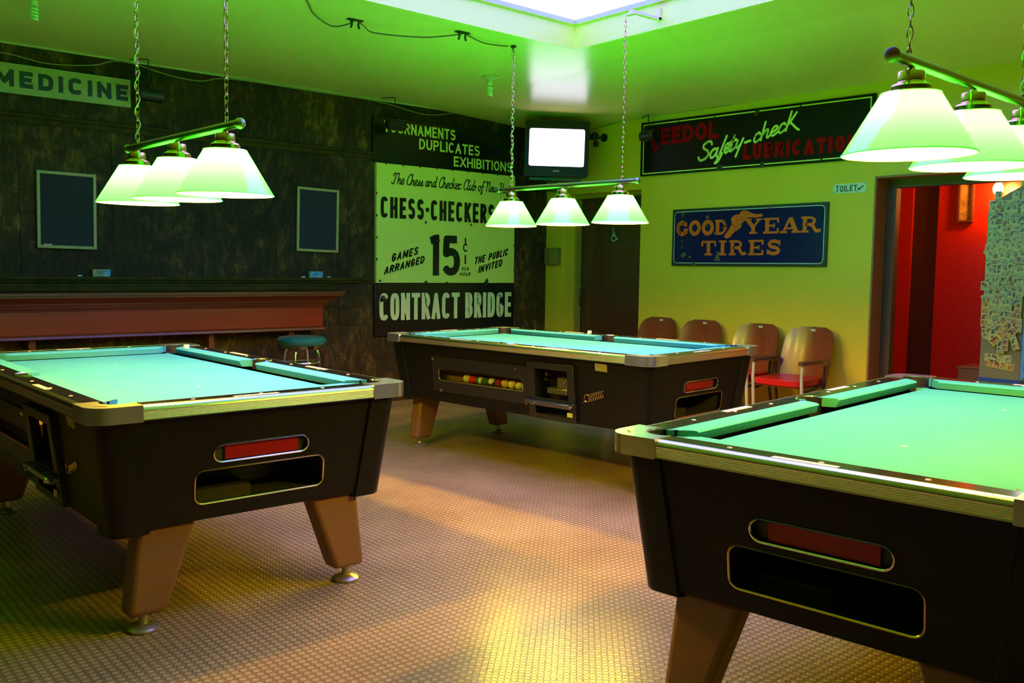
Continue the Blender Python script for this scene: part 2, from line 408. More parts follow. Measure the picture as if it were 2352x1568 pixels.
# script letters, x-height .5
SCR = {
    'T': (.55, [[(-.12,.16),(-.05,.02),(.08,.0),(.16,.12),(.26,.95)], [(-.02,.72),(.0,.9),(.12,.98),(.3,.93),(.5,1.0)]]),
    'C': (.52, [[(.5,.78),(.44,.96),(.32,1.0),(.16,.85),(.04,.5),(.06,.15),(.2,.0),(.36,.06),(.46,.2)]]),
    'N': (.62, [[(-.1,.86),(-.02,.98),(.08,.92),(.12,.0)], [(.12,.55),(.28,.95),(.4,.95),(.42,.5),(.44,.1),(.52,.0),(.6,.08)]]),
    'Y': (.55, [[(0,.86),(.06,.98),(.14,.92),(.14,.6),(.24,.5),(.4,.62)], [(.46,1.0),(.40,.5),(.30,.05),(.16,-.06),(.04,.02)]]),
    'S': (.5, [[(.5,.8),(.44,.98),(.28,1.0),(.14,.86),(.18,.66),(.36,.48),(.42,.24),(.30,.03),(.10,.0),(.0,.2)]]),
    'h': (.42, [[(0,0),(.02,1.0)], [(.0,.2),(.12,.46),(.22,.5),(.26,.4),(.26,.1),(.32,.0),(.42,.1)]]),
    'e': (.36, [[(.0,.2),(.16,.24),(.26,.36),(.22,.5),(.1,.5),(.02,.3),(.05,.08),(.16,.0),(.36,.14)]]),
    's': (.32, [[(.0,.04),(.12,.34),(.16,.5),(.18,.36),(.26,.16),(.18,.0),(.04,.03)], [(.2,.02),(.32,.1)]]),
    'a': (.44, [[(.28,.42),(.16,.5),(.04,.36),(.02,.14),(.1,.0),(.2,.08),(.28,.3),(.3,.5)], [(.29,.42),(.29,.1),(.35,.0),(.44,.1)]]),
    'n': (.46, [[(0,0),(.02,.5)], [(.01,.24),(.14,.46),(.24,.48),(.27,.36),(.28,.1),(.34,.0),(.46,.1)]]),
    'd': (.46, [[(.28,.42),(.16,.5),(.04,.36),(.02,.14),(.1,.0),(.2,.08),(.28,.3)], [(.34,1.0),(.29,.1),(.36,.0),(.46,.1)]]),
    'c': (.36, [[(.26,.38),(.2,.5),(.08,.46),(.01,.26),(.05,.06),(.16,.0),(.36,.14)]]),
    'k': (.42, [[(0,0),(.03,1.0)], [(.28,.52),(.06,.26)], [(.08,.27),(.2,.22),(.26,.06),(.34,.0),(.42,.1)]]),
    'r': (.38, [[(0,0),(.02,.5)], [(.01,.26),(.1,.44),(.24,.5),(.3,.42)], [(.0,.0),(.1,.0),(.36,.1)]]),
    'l': (.26, [[(.16,.98),(.04,.7),(.02,.12),(.1,.0),(.26,.14)]]),
    'u': (.46, [[(.02,.5),(0,.14),(.08,.0),(.2,.1),(.28,.3)], [(.3,.5),(.28,.1),(.35,.0),(.46,.1)]]),
    'b': (.40, [[(.06,1.0),(.0,.1),(.1,.0),(.24,.1),(.28,.34),(.2,.48),(.06,.34)], [(.26,.42),(.4,.4)]]),
    'o': (.40, [[(.16,.5),(.03,.38),(.02,.14),(.12,.0),(.25,.1),(.28,.34),(.16,.5)], [(.2,.46),(.4,.42)]]),
    'f': (.34, [[(.3,.86),(.24,1.0),(.16,.9),(.08,-.2),(.02,-.32),(.16,-.22),(.16,.0)], [(.0,.42),(.3,.46)]]),
    'F': (.34, [[(.24,1.0),(.08,-.28),(.0,-.5),(.12,-.44),(.22,-.05),(.18,.06)]]),
    'w': (.56, [[(.02,.5),(.0,.12),(.08,.0),(.2,.16),(.24,.42)], [(.24,.45),(.22,.12),(.3,.0),(.42,.14),(.46,.48)], [(.45,.44),(.56,.42)]]),
    't': (.34, [[(.10,.86),(.02,.12),(.1,.0),(.3,.16)], [(-.06,.55),(.26,.6)]]),
    'y': (.44, [[(.02,.5),(.0,.2),(.1,.08),(.26,.24)], [(.34,.52),(.22,.06),(.12,-.42)]]),
    '-': (.42, [[(.04,.26),(.28,.3)]]),
    'K': (.42, [[(0,0),(.05,1.02)], [(.30,.86),(.06,.34)], [(.10,.44),(.44,-.02),(.62,-.22)]]),
    'r2': (.3, []),
}
def script(mb, txt, x0, x1, z, h, t, y, slant=.25, rise=0):
    tot = sum(.26 if c == ' ' else SCR[c][0] for c in txt); k = (x1-x0)/tot; x = x0
    for c in txt:
        if c == ' ': x += .26*k; continue
        for pl in SCR[c][1]:
            q = [(x+p[0]*k+slant*p[1]*h, z+p[1]*h+rise*(x+p[0]*k-x0)) for p in pl]
            # smooth the stroke with Catmull-Rom
            if len(q) > 2:
                o = []
                for i in range(len(q)-1):
                    p0, p1, p2, p3 = q[max(i-1, 0)], q[i], q[i+1], q[min(i+2, len(q)-1)]
                    for s in range(4):
                        u = s/4
                        o.append(tuple(.5*((2*p1[j])+(p2[j]-p0[j])*u+(2*p0[j]-5*p1[j]+4*p2[j]-p3[j])*u*u+(3*p1[j]-p0[j]-3*p2[j]+p3[j])*u**3) for j in (0, 1)))
                q = o+[q[-1]]
            stroke(mb, q, t, lambda p: (p[0], y, p[1]), 'rd')
        x += SCR[c][0]*k

# ================================================================= THE SETTING
XW, YW = 6.62, 7.16
FLOORM = floor_mat()
def zc(x): return 2.775 if x <= 5 else 2.775-.075*(x-5)/1.62
struct('floor', MB().box((-3, -2.6, -.1), (9.2, YW+.2, 0)), FLOORM)
OLDW = old_wall_mat()
struct('wall_left', MB().box((-3, YW, 0), (XW+.25, YW+.2, 2.95)), OLDW)
YELW = mat('yellow_wall_paint', (.92, .56, .03), .42, noise=(1.4, 5, (.86, .52, .025), .3, .75), bump=(5, .12, .02))
REDW = mat('red_wall_paint', (.68, .018, .006), .35, noise=(22, 3, (.58, .013, .005), .35, .7))
wr = MB()
D0, D1, DT = 2.45, 3.478, 1.995      # toilet doorway
E0, E1, ET = 5.83, 6.86, 2.035       # brown door
for y0, y1, z0, z1 in ((-2.6, D0, 0, 2.95), (D0, D1, DT, 2.95), (D1, E0, 0, 2.95), (E0, E1, ET, 2.95), (E1, YW, 0, 2.95)):
    wr.box((XW, y0, z0), (XW+.25, y1, z1))
struct('wall_right', wr, YELW)
struct('wall_near', MB().box((-3, -2.8, 0), (XW+.25, -2.6, 2.95)), mat('brown_wall', (.10, .07, .04), .7))
struct('wall_side', MB().box((-3.2, -2.8, 0), (-3, YW+.2, 2.95)), mat('brown_wall'))
# ceiling with the skylight opening
SX0, SX1, SY0, SY1 = 2.15, 4.467, 1.60, 4.574
cl = MB()
xs = [-3, SX0, SX1, 5, 5.8, XW+.2]; ys = [-2.6, SY0, SY1, YW+.1]
for i in range(len(xs)-1):
    for j in range(3):
        if i == 1 and j == 1: continue
        x0, x1, y0, y1 = xs[i], xs[i+1], ys[j], ys[j+1]
        cl.hexa([(x0,y0,zc(x0)),(x1,y0,zc(x1)),(x1,y1,zc(x1)),(x0,y1,zc(x0))], [(x0,y0,zc(x0)+.02),(x1,y0,zc(x1)+.02),(x1,y1,zc(x1)+.02),(x0,y1,zc(x0)+.02)])
CEILM = mat('ceiling_gloss_paint', (.86, .78, .26), .25, spec=.5, noise=(1.2, 4, (.80, .73, .23), .3, .8))
struct('ceiling', cl, CEILM)
rv = MB(); T_ = .04; ZR = 2.93
i_ = .004
rv.box((SX0-T_, SY0-T_, 2.797), (SX0+i_, SY1+T_, ZR)); rv.box((SX1-i_, SY0-T_, 2.797), (SX1+T_, SY1+T_, ZR))
rv.box((SX0+i_, SY0-T_, 2.797), (SX1-i_, SY0+i_, ZR)); rv.box((SX0+i_, SY1-i_, 2.797), (SX1-i_, SY1+T_, ZR))
rv.box((SX0+.0005, SY0+.0005, 2.772), (SX0+i_, SY1-.0005, 2.797)); rv.box((SX1-i_, SY0+.0005, 2.772), (SX1-.0005, SY1-.0005, 2.797))
rv.box((SX0+i_, SY0+.0005, 2.772), (SX1-i_, SY0+i_, 2.797)); rv.box((SX0+i_, SY1-i_, 2.772), (SX1-i_, SY1-.0005, 2.797))
struct('trim_1', rv, mat('skylight_reveal_paint', (.94, .86, .11), .5))
tf = MB(); q = .03
tf.box((SX0-T_, SY0-T_, ZR), (SX0+q, SY1+T_, ZR+.03)); tf.box((SX1-q, SY0-T_, ZR), (SX1+T_, SY1+T_, ZR+.03))
tf.box((SX0+q, SY0-T_, ZR), (SX1-q, SY0+q, ZR+.03)); tf.box((SX0+q, SY1-q, ZR), (SX1-q, SY1+T_, ZR+.03))
struct('trim_2', tf, mat('skylight_frame_paint', (.62, .58, .16), .5))
skyl = MB().box((SX0-T_, SY0-T_, ZR+.032), (SX1+T_, SY1+T_, ZR+.05))
struct('window_1', skyl, emis('skylight_panel', SKY, SKY_S))

# brown door with accessible symbol
DOORW = wood_mat('dark_brown_door', (.075, .018, .006), (.10, .025, .008), 'z', .4, 3)
d1 = struct('door_1', MB().box((XW+.21, E0-.02, .01), (XW+.25, E1, ET)), DOORW)
obj('handle', MB().tube([(XW+.20, 6.80, .86), (XW+.165, 6.80, .88), (XW+.165, 6.80, 1.06), (XW+.20, 6.80, 1.08)], .009, 8), CHROME, d1, smooth=True)
fr = MB().box((XW+.13, E1-.03, 0), (XW+.205, E1+.002, ET)).box((XW+.13, E0-.02, ET-.035), (XW+.205, E1-.03, ET+.002))
struct('trim_3', fr, mat('olive_door_frame', (.40, .29, .035), .45))
# toilet doorway: jamb, frame, red passage beyond
jb = MB().box((XW-.012, D1-.012, 0), (XW+.14, D1+.004, DT+.004)).box((XW-.012, D0, DT-.012), (XW+.14, D1-.012, DT+.004))
struct('trim_4', jb, wood_mat('brown_jamb', (.32, .12, .03), (.38, .15, .04), 'z', .5, 3, 0))
jf = MB().box((XW+.17, D1-.075, 0), (XW+.25, D1+.002, DT)).box((XW+.17, D0, DT-.075), (XW+.25, D1-.075, DT+.002)).box((XW+.15, D1-.09, 0), (XW+.17, D1-.07, DT-.07))
struct('trim_5', jf, wood_mat('dark_door_frame', (.11, .045, .010), (.14, .06, .014), 'z', .6, 3, 0))
pw = MB(); PX = 8.0
pw.box((PX, 1.4, 0), (PX+.1, 3.62, 2.5)); pw.box((PX, 3.85, 0), (PX+.1, 4.6, 2.5)); pw.box((PX, 3.62, 2.3), (PX+.1, 3.85, 2.5))
struct('wall_passage', pw, REDW)
struct('wall_passage_end', MB().box((XW+.25, 4.5, 0), (PX, 4.6, 2.5)).box((XW+.25, 1.4, 0), (PX, 1.5, 2.5)), REDW)
struct('ceiling_passage', MB().box((XW+.25, 1.4, 2.4), (PX+.1, 4.6, 2.5)), mat('passage_ceiling', (.2, .05, .03), .6))
struct('door_2', MB().box((PX+.03, 3.61, 0), (PX+.08, 3.86, 2.31)), wood_mat('dark_passage_door', (.050, .014, .008), (.075, .022, .010), 'z', .45, 4))

# dado ledge, picture rail and board seams on the dark wall
LEDGE = mat('ledge_paint', (.075, .042, .007), .7, spec=.1, noise=(12, 5, (.04, .023, .004), .4, .65))
struct('trim_6', MB().box((-3, YW-.045, 1.135), (4.45, YW, 1.16)).box((-3, YW-.03, 1.115), (4.45, YW, 1.135)).box((-3, YW-.014, 1.05), (4.05, YW, 1.115)), LEDGE, bev=.004)
struct('trim_7', MB().box((-3, YW-.03, 2.275), (4.46, YW, 2.30)).box((-3, YW-.018, 2.235), (4.46, YW, 2.275)), LEDGE, bev=.004)
seam = MB()
for x in (1.55, 2.18, 2.86, 3.5, 4.2): seam.box((x, YW-.005, 1.16), (x+.02, YW, 2.235))
for z in (.74, .90, 1.02): seam.box((4.0, YW-.010, z), (4.46, YW, z+.012))
for z0, z1 in ((.752, .90), (.912, 1.02)): seam.box((4.1, YW-.012, z0), (4.112, YW, z1))
struct('trim_8', seam, OLDW)
struct('trim_9', MB().box((-3, YW-.02, 2.765), (XW, YW, 2.80)), mat('cornice_strip', (.5, .5, .28), .5))
struct('baseboard_left', MB().box((-3, YW-.02, 0), (XW, YW, .14)), LEDGE)
struct('baseboard_right', MB().box((XW-.015, D1+.02, 0), (XW, E0-.02, .12)), mat('yellow_baseboard', (.32, .28, .10), .45))

# ================================================================= POOL TABLES
L_, W_T = 2.2356, 1.2099
a_, w_ = L_/2, W_T/2
H_ = .80
BW, NR = .093, .161      # black rail inner edge, cushion nose
CC, PCEN, PR = .165, .125, .062
def z_off(z):            # inward offset of the cabinet skin at height z
    return .040+(.750-z)/.385*.045

def make_table(cloth, label, loc, rot):
    t = thing('pool_table', label, 'pool table', loc, rot, 'coin operated pool tables')
    # --- cabinet panels (end panel with ball openings, long side with window and coin recess)
    def skin_end(sgn, d):      # (s=v, z) on end plane
        return lambda p, k: (sgn*(a_-z_off(p[1])-(.022 if (k == 0) else 0)), -sgn*p[0] if False else p[0], p[1])
    def skin_side(sgn):
        return lambda p, k: (p[0], sgn*(w_-z_off(p[1])-(.022 if k == 0 else 0)), p[1])
    ov = arc(-.17+.03, .600, .031, .031, 90, 270, 8)+arc(.155-.03, .600, .031, .031, -90, 90, 8)
    ov = arc(.150, .600, .031, .031, -90, 90, 8)+arc(-.155, .600, .031, .031, 90, 270, 8)
    rc = rrect(-.255, .425, .245, .545, .03)
    for sgn in (-1, 1):
        mb = MB(); poly = [(-.49, .368), (.49, .368), (.49, .752), (-.49, .752)]
        mb.prism(poly, skin_end(sgn, 0), holes=[ov, rc] if sgn < 0 else [])
        pn = obj('end_panel', mb, BLACK, t)
        if sgn < 0:
            f = lambda p: (-(a_-z_off(p[1]))-.001, p[0], p[1])
            obj('oval_frame', ringtube(ov, f, .0035), CHROME, t, smooth=True)
            obj('opening_frame', ringtube(rc, f, .0035), BRASS, t, smooth=True)
            o = -(a_-z_off(.6))
            mb2 = MB().box((o+.012, -.150, .574), (o+.02, .135, .632))
            obj('red_window', mb2, RED, t)
            bx = MB().box((o+.021, -.19, .565), (o+.05, .185, .64))
            bx.box((o+.25, -.27, .41), (o+.26, .26, .56)); bx.box((o+.04, -.27, .41), (o+.25, -.262, .56)); bx.box((o+.04, .252, .41), (o+.25, .26, .56))
            bx.box((o+.04, -.262, .41), (o+.25, .252, .418)); bx.box((o+.04, -.262, .552), (o+.25, .252, .56))
            bx.box((o+.10, .0, .418), (o+.25, .252, .455))
            obj('ball_return', bx, mat('return_box', (.05, .042, .028), .4), t)
    win = rrect(-.155, .517, .605, .592, .018)
    mo = [(-.54, .385), (-.23, .385), (-.23, .69), (-.54, .69)]
    for sgn in (1, -1):
        mb = MB(); poly = [(-.99, .368), (.99, .368), (.99, .752), (-.99, .752)]
        mb.prism(poly, skin_side(sgn), holes=[win, mo] if sgn > 0 else [])
        obj('side_panel', mb, BLACK, t)
    # window plate, glass, trough, coin slide
    sp = lambda d: (lambda p, k: (p[0], w_-z_off(p[1])+(d if k else .0005), p[1]))
    pl_ = obj('window_plate', MB().prism(rrect(-.205, .44, .67, .675, .008), sp(.006), holes=[win]), BLACKP, t)
    f2 = lambda p: (p[0], w_-z_off(p[1])+.0065, p[1])
    obj('window_frame', ringtube(win, f2, .0035), BRASS, t, smooth=True)
    for u, z, m in ((.66, .655, BRASS), (-.10, .655, BRASS), (.60, .448, BRASS), (-.18, .448, BRASS)):
        y = w_-z_off(z)+.006
        obj('screw', MB().lathe([(.0001, .008), (.008, .007), (.011, 0)], 10, (u, y, z), axis='y'), m, t, smooth=True)
    yo = w_-z_off(.55)
    obj('window_glass', MB().box((-.16, yo-.018, .512), (.61, yo-.016, .597)), PANE, t)
    tr = MB().box((-.2, yo-.10, .500), (.65, yo-.022, .510)).box((-.2, yo-.11, .500), (.65, yo-.10, .62)).box((-.2, yo-.10, .61), (.65, yo-.022, .62)).box((-.205, yo-.11, .5), (-.2, yo-.022, .62)).box((.65, yo-.11, .5), (.655, yo-.022, .62))
    obj('ball_trough', tr, mat('trough_wood', (.24, .13, .05), .5), t)
    # coin mechanism
    fy = lambda d: (lambda p, k: (p[0], w_-z_off(p[1])+(d if k else -.01), p[1]))
    cm = MB().prism([(-.57, .367), (-.205, .367), (-.205, .712), (-.57, .712)], fy(.022), holes=[[(-.52, .495), (-.26, .495), (-.26, .672), (-.52, .672)], [(-.52, .398), (-.26, .398), (-.26, .452), (-.52, .452)]])
    cmo = obj('coin_frame', cm, mat('coin_frame_black', (.014, .012, .008), .35), t, bev=.004)
    y0 = w_-z_off(.5)
    cb = MB().box((-.55, y0-.16, .38), (-.22, y0-.15, .70)).box((-.55, y0-.15, .38), (-.545, y0-.02, .70)).box((-.225, y0-.15, .38), (-.22, y0-.02, .70)).box((-.545, y0-.15, .38), (-.225, y0-.02, .386)).box((-.545, y0-.15, .694), (-.225, y0-.02, .70))
    obj('coin_box', cb, mat('coin_box_dark', (.03, .025, .015), .45), t)
    obj('coin_head', MB().box((-.50, y0-.12, .55), (-.37, y0-.05, .62)).box((-.46, y0-.13, .515), (-.30, y0-.04, .555)).lathe([(.0001, .012), (.012, .01), (.014, 0)], 12, (-.43, y0-.05, .59), axis='y'), mat('worn_steel', (.40, .36, .22), .3, .9), t, bev=.006)
    obj('coin_lock', MB().lathe([(.0001, .014), (.012, .012), (.016, -.03)], 12, (-.30, y0-.04, .635), axis='y').lathe([(.0001, .01), (.01, .008), (.014, -.03)], 12, (-.285, y0-.05, .60), axis='y'), BRASS, t, smooth=True)
    sl = MB().box((-.575, y0+.012, .462), (-.20, y0+.05, .480)).box((-.55, y0+.02, .452), (-.23, y0+.042, .462))
    obj('coin_slide', sl, mat('slide_steel', (.34, .30, .33), .25, .9), t, bev=.003)
    obj('slide_knob', MB().lathe([(.0001, .03), (.012, .028), (.016, .015), (.010, 0)], 12, (-.575, y0+.04, .478), axis='y').lathe([(.0001, .016), (.008, .014), (.008, 0)], 10, (-.275, y0+.045, .466), axis='y'), CHROME, t, smooth=True)
    obj('coin_sticker', MB().box((-.555, y0+.020, .405), (-.515, y0+.0225, .43)), mat('yellow_sticker', (.62, .52, .22), .5), t)
    # paper label under the trim and chrome emblem
    z1 = .733; obj('paper_label', MB().prism([(-.80, .692), (-.715, .695), (-.715, .738), (-.80, .735)], sp(.0012)), mat('tan_label', (.42, .34, .16), .6), t)
    em_ = MB(); fe = lambda p: (p[0], w_-z_off(p[1])+.003, p[1])
    em_.tube([fe((-.645+.018*cos(i*pi/8)*1.0, .528+.022*sin(i*pi/8))) for i in range(16)], .0025, 6, closed=True)
    em_.tube([fe(p) for p in ((-.628, .508), (-.62, .502), (-.64, .515))], .003, 6)
    for i in range(6):
        c0 = -.672-i*.017; z0 = .533+i*.0058
        em_.tube([fe((c0+.007*cos(k*pi/4), z0+.013*sin(k*pi/4))) for k in range(8)], .0022, 5, closed=True)
    em_.tube([fe((-.662, .512)), fe((-.77, .548))], .002, 5); em_.tube([fe((-.662, .55)), fe((-.77, .585))], .002, 5)
    obj('emblem', em_, BRASS, t, smooth=True)
    # corner covers
    for su in (-1, 1):
        for sv in (-1, 1):
            mb = MB(); vs = []; zs = [.352, .45, .6, .752]; rr = .055
            base = [(.115+.01, 0)]+[(rr-rr*sin(R(i*15)), rr-rr*cos(R(i*15))) for i in range(7)]+[(0, .115+.01)]
            n = len(base)
            for th in (0, .022):
                for z in zs:
                    off = z_off(z)-.010+th
                    for (x, y) in base:
                        vs.append((su*(a_-off-x*(1 if th == 0 else .93)), sv*(w_-off-y*(1 if th == 0 else .93)), z))
            fs = []; m = len(zs)
            for k in range(2):
                for i in range(m-1):
                    for j in range(n-1):
                        A = k*m*n+i*n+j; fs.append((A, A+1, A+n+1, A+n))
            for i in range(m-1):
                for j in (0, n-1):
                    A = i*n+j; B = A+m*n; fs.append((A, A+n, B+n, B))
            for j in range(n-1):
                for i in (0, m-1):
                    A = i*n+j; B = A+m*n; fs.append((A, A+1, B+1, B))
            mb.add(vs, fs); obj('corner_cover', mb, BLACK, t, smooth=True)
    obj('cabinet_bottom', MB().box((-a_+.10, -w_+.10, .372), (a_-.10, w_-.10, .384)), DARK, t)
    # --- legs and feet
    for su in (-1, 1):
        for sv in (-1, 1):
            u0, u1 = su*(a_-.105), su*(a_-.20)
            top = [(u0, sv*.428, .371), (u1, sv*.428, .371), (u1, sv*.222, .371), (u0, sv*.222, .371)]
            bot = [(u0, sv*.466, .06), (u1, sv*.466, .06), (u1, sv*.332, .06), (u0, sv*.332, .06)]
            lg = obj('leg', MB().hexa(bot, top), LEGM, t, bev=.02, seg=3)
            c = (su*(a_-.15), sv*.402, 0)
            ft = obj('foot', MB().lathe([(.0001, .002), (.053, .002), (.055, .010), (.046, .018), (.018, .026), (.016, .03), (.016, .068)], 20, c), FOOTM, lg, smooth=True)
    # --- playing surface
    bed = []
    e0 = .143
    yq = PCEN+sqrt(PR*PR-(e0-PCEN)**2)
    ang = math.degrees(math.atan2(yq-PCEN, e0-PCEN))
    for su, sv in ((1, 1), (-1, 1), (-1, -1), (1, -1)):
        pts = []
        for i in range(9):
            an = R(ang+(90-ang-ang)*i/8) if False else R(ang-(2*ang-90)*i/8)
            pts.append((su*(a_-PCEN-PR*cos(an)), sv*(w_-PCEN-PR*sin(an))))
        # order so the outline runs counter-clockwise
        if su*sv < 0: pts = pts[::-1]
        bed += pts[::-1] if True else pts
    ar = sum(bed[i][0]*bed[(i+1) % len(bed)][1]-bed[(i+1) % len(bed)][0]*bed[i][1] for i in range(len(bed)))
    obj('cloth_bed', MB().prism(bed if ar > 0 else bed[::-1], lambda p, k: (p[0], p[1], .765 if k else .745)), cloth, t)
    for u in (-.5, 0, .5):
        if u: obj('table_spot', MB().lathe([(.0001, .7656), (.009, .7655), (.0095, .765)], 12, (u, 0, 0)), mat('spot_paper', (.42, .50, .30), .7), t)
    # --- rails: black tops, cushions, metal trim, corner castings, pockets
    def fr_long(sv): return lambda s, d, z: (s, sv*(w_-d), z)
    def fr_end(su): return lambda s, d, z: (su*(a_-d), s, z)
    runs = [(fr_long(1), -a_+CC, -.08, 'c', 's'), (fr_long(1), .08, a_-CC, 's', 'c'), (fr_long(-1), -a_+CC, -.08, 'c', 's'), (fr_long(-1), .08, a_-CC, 's', 'c'),
            (fr_end(1), -w_+CC, w_-CC, 'c', 'c'), (fr_end(-1), -w_+CC, w_-CC, 'c', 'c')]
    for F, s0, s1, k0, k1 in runs:
        mb = MB(); c = [F(s0, .020, .752), F(s1, .020, .752), F(s1, BW, .752), F(s0, BW, .752)]; d = [F(s0, .020, H_), F(s1, .020, H_), F(s1, BW, H_), F(s0, BW, H_)]
        obj('rail', mb.hexa(c, d), RAILBLK, t)
        prof = [(BW, .7995), (.150, .7985), (.1575, .7965), (NR, .7925), (NR-.002, .789), (.150, .7655), (BW, .7655)]
        def sh(d, k): return (d-BW)*(.95 if k == 'c' else .35)+(.0 if k == 'c' else -.018)
        vs = [F(s0+sh(d, k0), d, z) for d, z in prof]+[F(s1-sh(d, k1), d, z) for d, z in prof]; m = len(prof)
        fs = [(i, (i+1) % m, (i+1) % m+m, i+m) for i in range(m)]+[tuple(range(m)), tuple(range(2*m-1, m-1, -1))]
        mb = MB(); mb.add(vs, fs); obj('cushion', mb, cloth, t, smooth=True, angle=50)
    tp = [(.022, .752), (.0, .752)]
    for i in range(5): tp += [(.0, .756+i*.0055), (.0012, .7585+i*.0055)]
    tp += [(.0, .784), (.0015, .790), (.006, .7965), (.013, .8005), (.022, .8015)]
    for F, s0, s1 in [(fr_long(1), -a_+CC, a_-CC), (fr_long(-1), -a_+CC, a_-CC), (fr_end(1), -w_+CC, w_-CC), (fr_end(-1), -w_+CC, w_-CC)]:
        m = len(tp); mb = MB(); mb.add([F(s0, *q) for q in tp]+[F(s1, *q) for q in tp], [(i, (i+1) % m, (i+1) % m+m, i+m) for i in range(m)]+[tuple(range(m)), tuple(range(2*m-1, m-1, -1))])
        obj('rail_trim', mb, ALU, t, smooth=True, angle=25)
    y1 = PCEN-sqrt(PR*PR-(CC-PCEN)**2)
    for su in (-1, 1):
        for sv in (-1, 1):
            g = -.003; rr = .07
            out = [(CC, g)]+[(CC, y1)]
            A0 = math.atan2(y1-PCEN, CC-PCEN); A1 = math.atan2(CC-PCEN, y1-PCEN)-2*pi
            for i in range(15):
                an = A0+(A1-A0)*i/14; out.append((PCEN+PR*cos(an), PCEN+PR*sin(an)))
            out += [(g, CC)]
            for i in range(9):
                an = R(180+i*90/8); out.append((g+rr+rr*cos(an), g+rr+rr*sin(an)))
            ar = sum(out[i][0]*out[(i+1) % len(out)][1]-out[(i+1) % len(out)][0]*out[i][1] for i in range(len(out)))
            if ar < 0: out = out[::-1]
            mb = MB().prism(out, lambda p, k: (su*(a_-p[0]), sv*(w_-p[1]), .8035 if k else .748))
            co = obj('corner_casting', mb, CASTM, t, bev=.009, seg=3)
            mid = math.atan2(sv, su)
            cx, cy = su*(a_-PCEN), sv*(w_-PCEN)
            lp = MB().lathe([(PR+.004, .800), (PR-.004, .799), (PR-.005, .66), (.0001, .65)], 22, (cx, cy, 0), mid-R(128), mid+R(128), closed=False)
            obj('pocket_liner', lp, RUBBER, co, smooth=True, angle=60)
            # small engraved maker mark on the casting: a short row of raised strokes
            mk = MB()
            for i in range(5):
                c = (su*(a_-.034-.006*i), sv*(w_-.058+.006*i), .8038)
                mk.box((c[0]-.002, c[1]-.004, .803), (c[0]+.002, c[1]+.004, .8045))
            obj('casting_mark', mk, BRASS, co)
    for sv in (-1, 1):
        cyd = .100; r0 = .055
        ch = sqrt(r0*r0-(BW-cyd)**2)
        out = [(-.08, .020), (.08, .020), (.08, BW), (ch, BW)]+[(r0*cos(R(an)), cyd+r0*sin(R(an))) for an in range(0, -181, -15)]+[(-ch, BW), (-.08, BW)]
        o2 = [(-.08, .020), (.08, .020), (.08, BW)]+[(r0*cos(-i*pi/12), cyd+r0*sin(-i*pi/12)) for i in range(13) if cyd+r0*sin(-i*pi/12) < BW]+[(-.08, BW)]
        mb = MB().prism(o2, lambda p, k: (p[0], sv*(w_-p[1]), .8005 if k else .752))
        sp_ = obj('side_pocket', mb, RAILBLK, t)
        mid = sv*pi/2
        obj('pocket_liner', MB().lathe([(r0+.003, .799), (r0-.003, .798), (r0-.004, .66), (.0001, .65)], 20, (0, sv*(w_-cyd), 0), mid-R(100), mid+R(100), closed=False), RUBBER, sp_, smooth=True, angle=60)
        obj('pocket_rim', MB().tube([((r0+.006)*cos(an), sv*(w_-cyd)+(r0+.006)*sin(an), .801) for an in [mid-R(86)+R(172)*i/14 for i in range(15)]], .0035, 6), CHROME, sp_, smooth=True)
    sights = [(u, sv*(w_-.052)) for u in (-.74, -.487, -.235, .235, .487, .74) for sv in (-1, 1)]+[(su*(a_-.063), v) for su in (-1, 1) for v in (-.25, 0, .25)]
    sm = None
    for (u, v) in sights:
        if sm is None: s = obj('rail_sight', MB().lathe([(.0001, .0013), (.006, .0012), (.0075, 0)], 12), SIGHT, t); sm = s
        else: s = sm.copy(); COL.objects.link(s); s.parent = t
        s.location = (u, v, H_)
    npl = None
    for (u, v, r) in [(-.44, w_-.034, 0), (.37, w_-.034, 0), (-.44, -w_+.034, 0), (.37, -w_+.034, 0), (-a_+.036, .03, pi/2), (a_-.036, .03, pi/2)]:
        if npl is None: s = obj('name_plate', MB().box((-.085, -.011, 0), (.085, .011, .0012)), mat('white_plate', (.80, .76, .62), .35), t); npl = s
        else: s = npl.copy(); COL.objects.link(s); s.parent = t
        s.location = (u, v, H_); s.rotation_euler = (0, 0, r)
    return t

def cloth_mat(name, c, c2):
    return mat(name, c, .85, spec=.15, noise=(3.5, 6, c2, .35, .7))
CL1 = cloth_mat('turquoise_cloth', (.06, .37, .56), (.075, .40, .58))
CL2 = cloth_mat('turquoise_cloth_worn', (.055, .36, .46), (.07, .39, .48))
CL3 = cloth_mat('green_cloth', (.07, .46, .26), (.085, .49, .28))
T1 = make_table(CL1, 'pool table with turquoise cloth nearest the long wooden shelf, tan legs lit', (1.4082, 4.0967, 0), 1.58696)
T2 = make_table(CL2, 'pool table with coin slot and ball window, standing before the chess and checkers sign', (4.1423, 4.3054, 0), 1.67617)
T3 = make_table(CL3, 'pool table with green cloth nearest the camera beside the yellow wall doorway', (3.0386, 1.2683, 0), .10959)

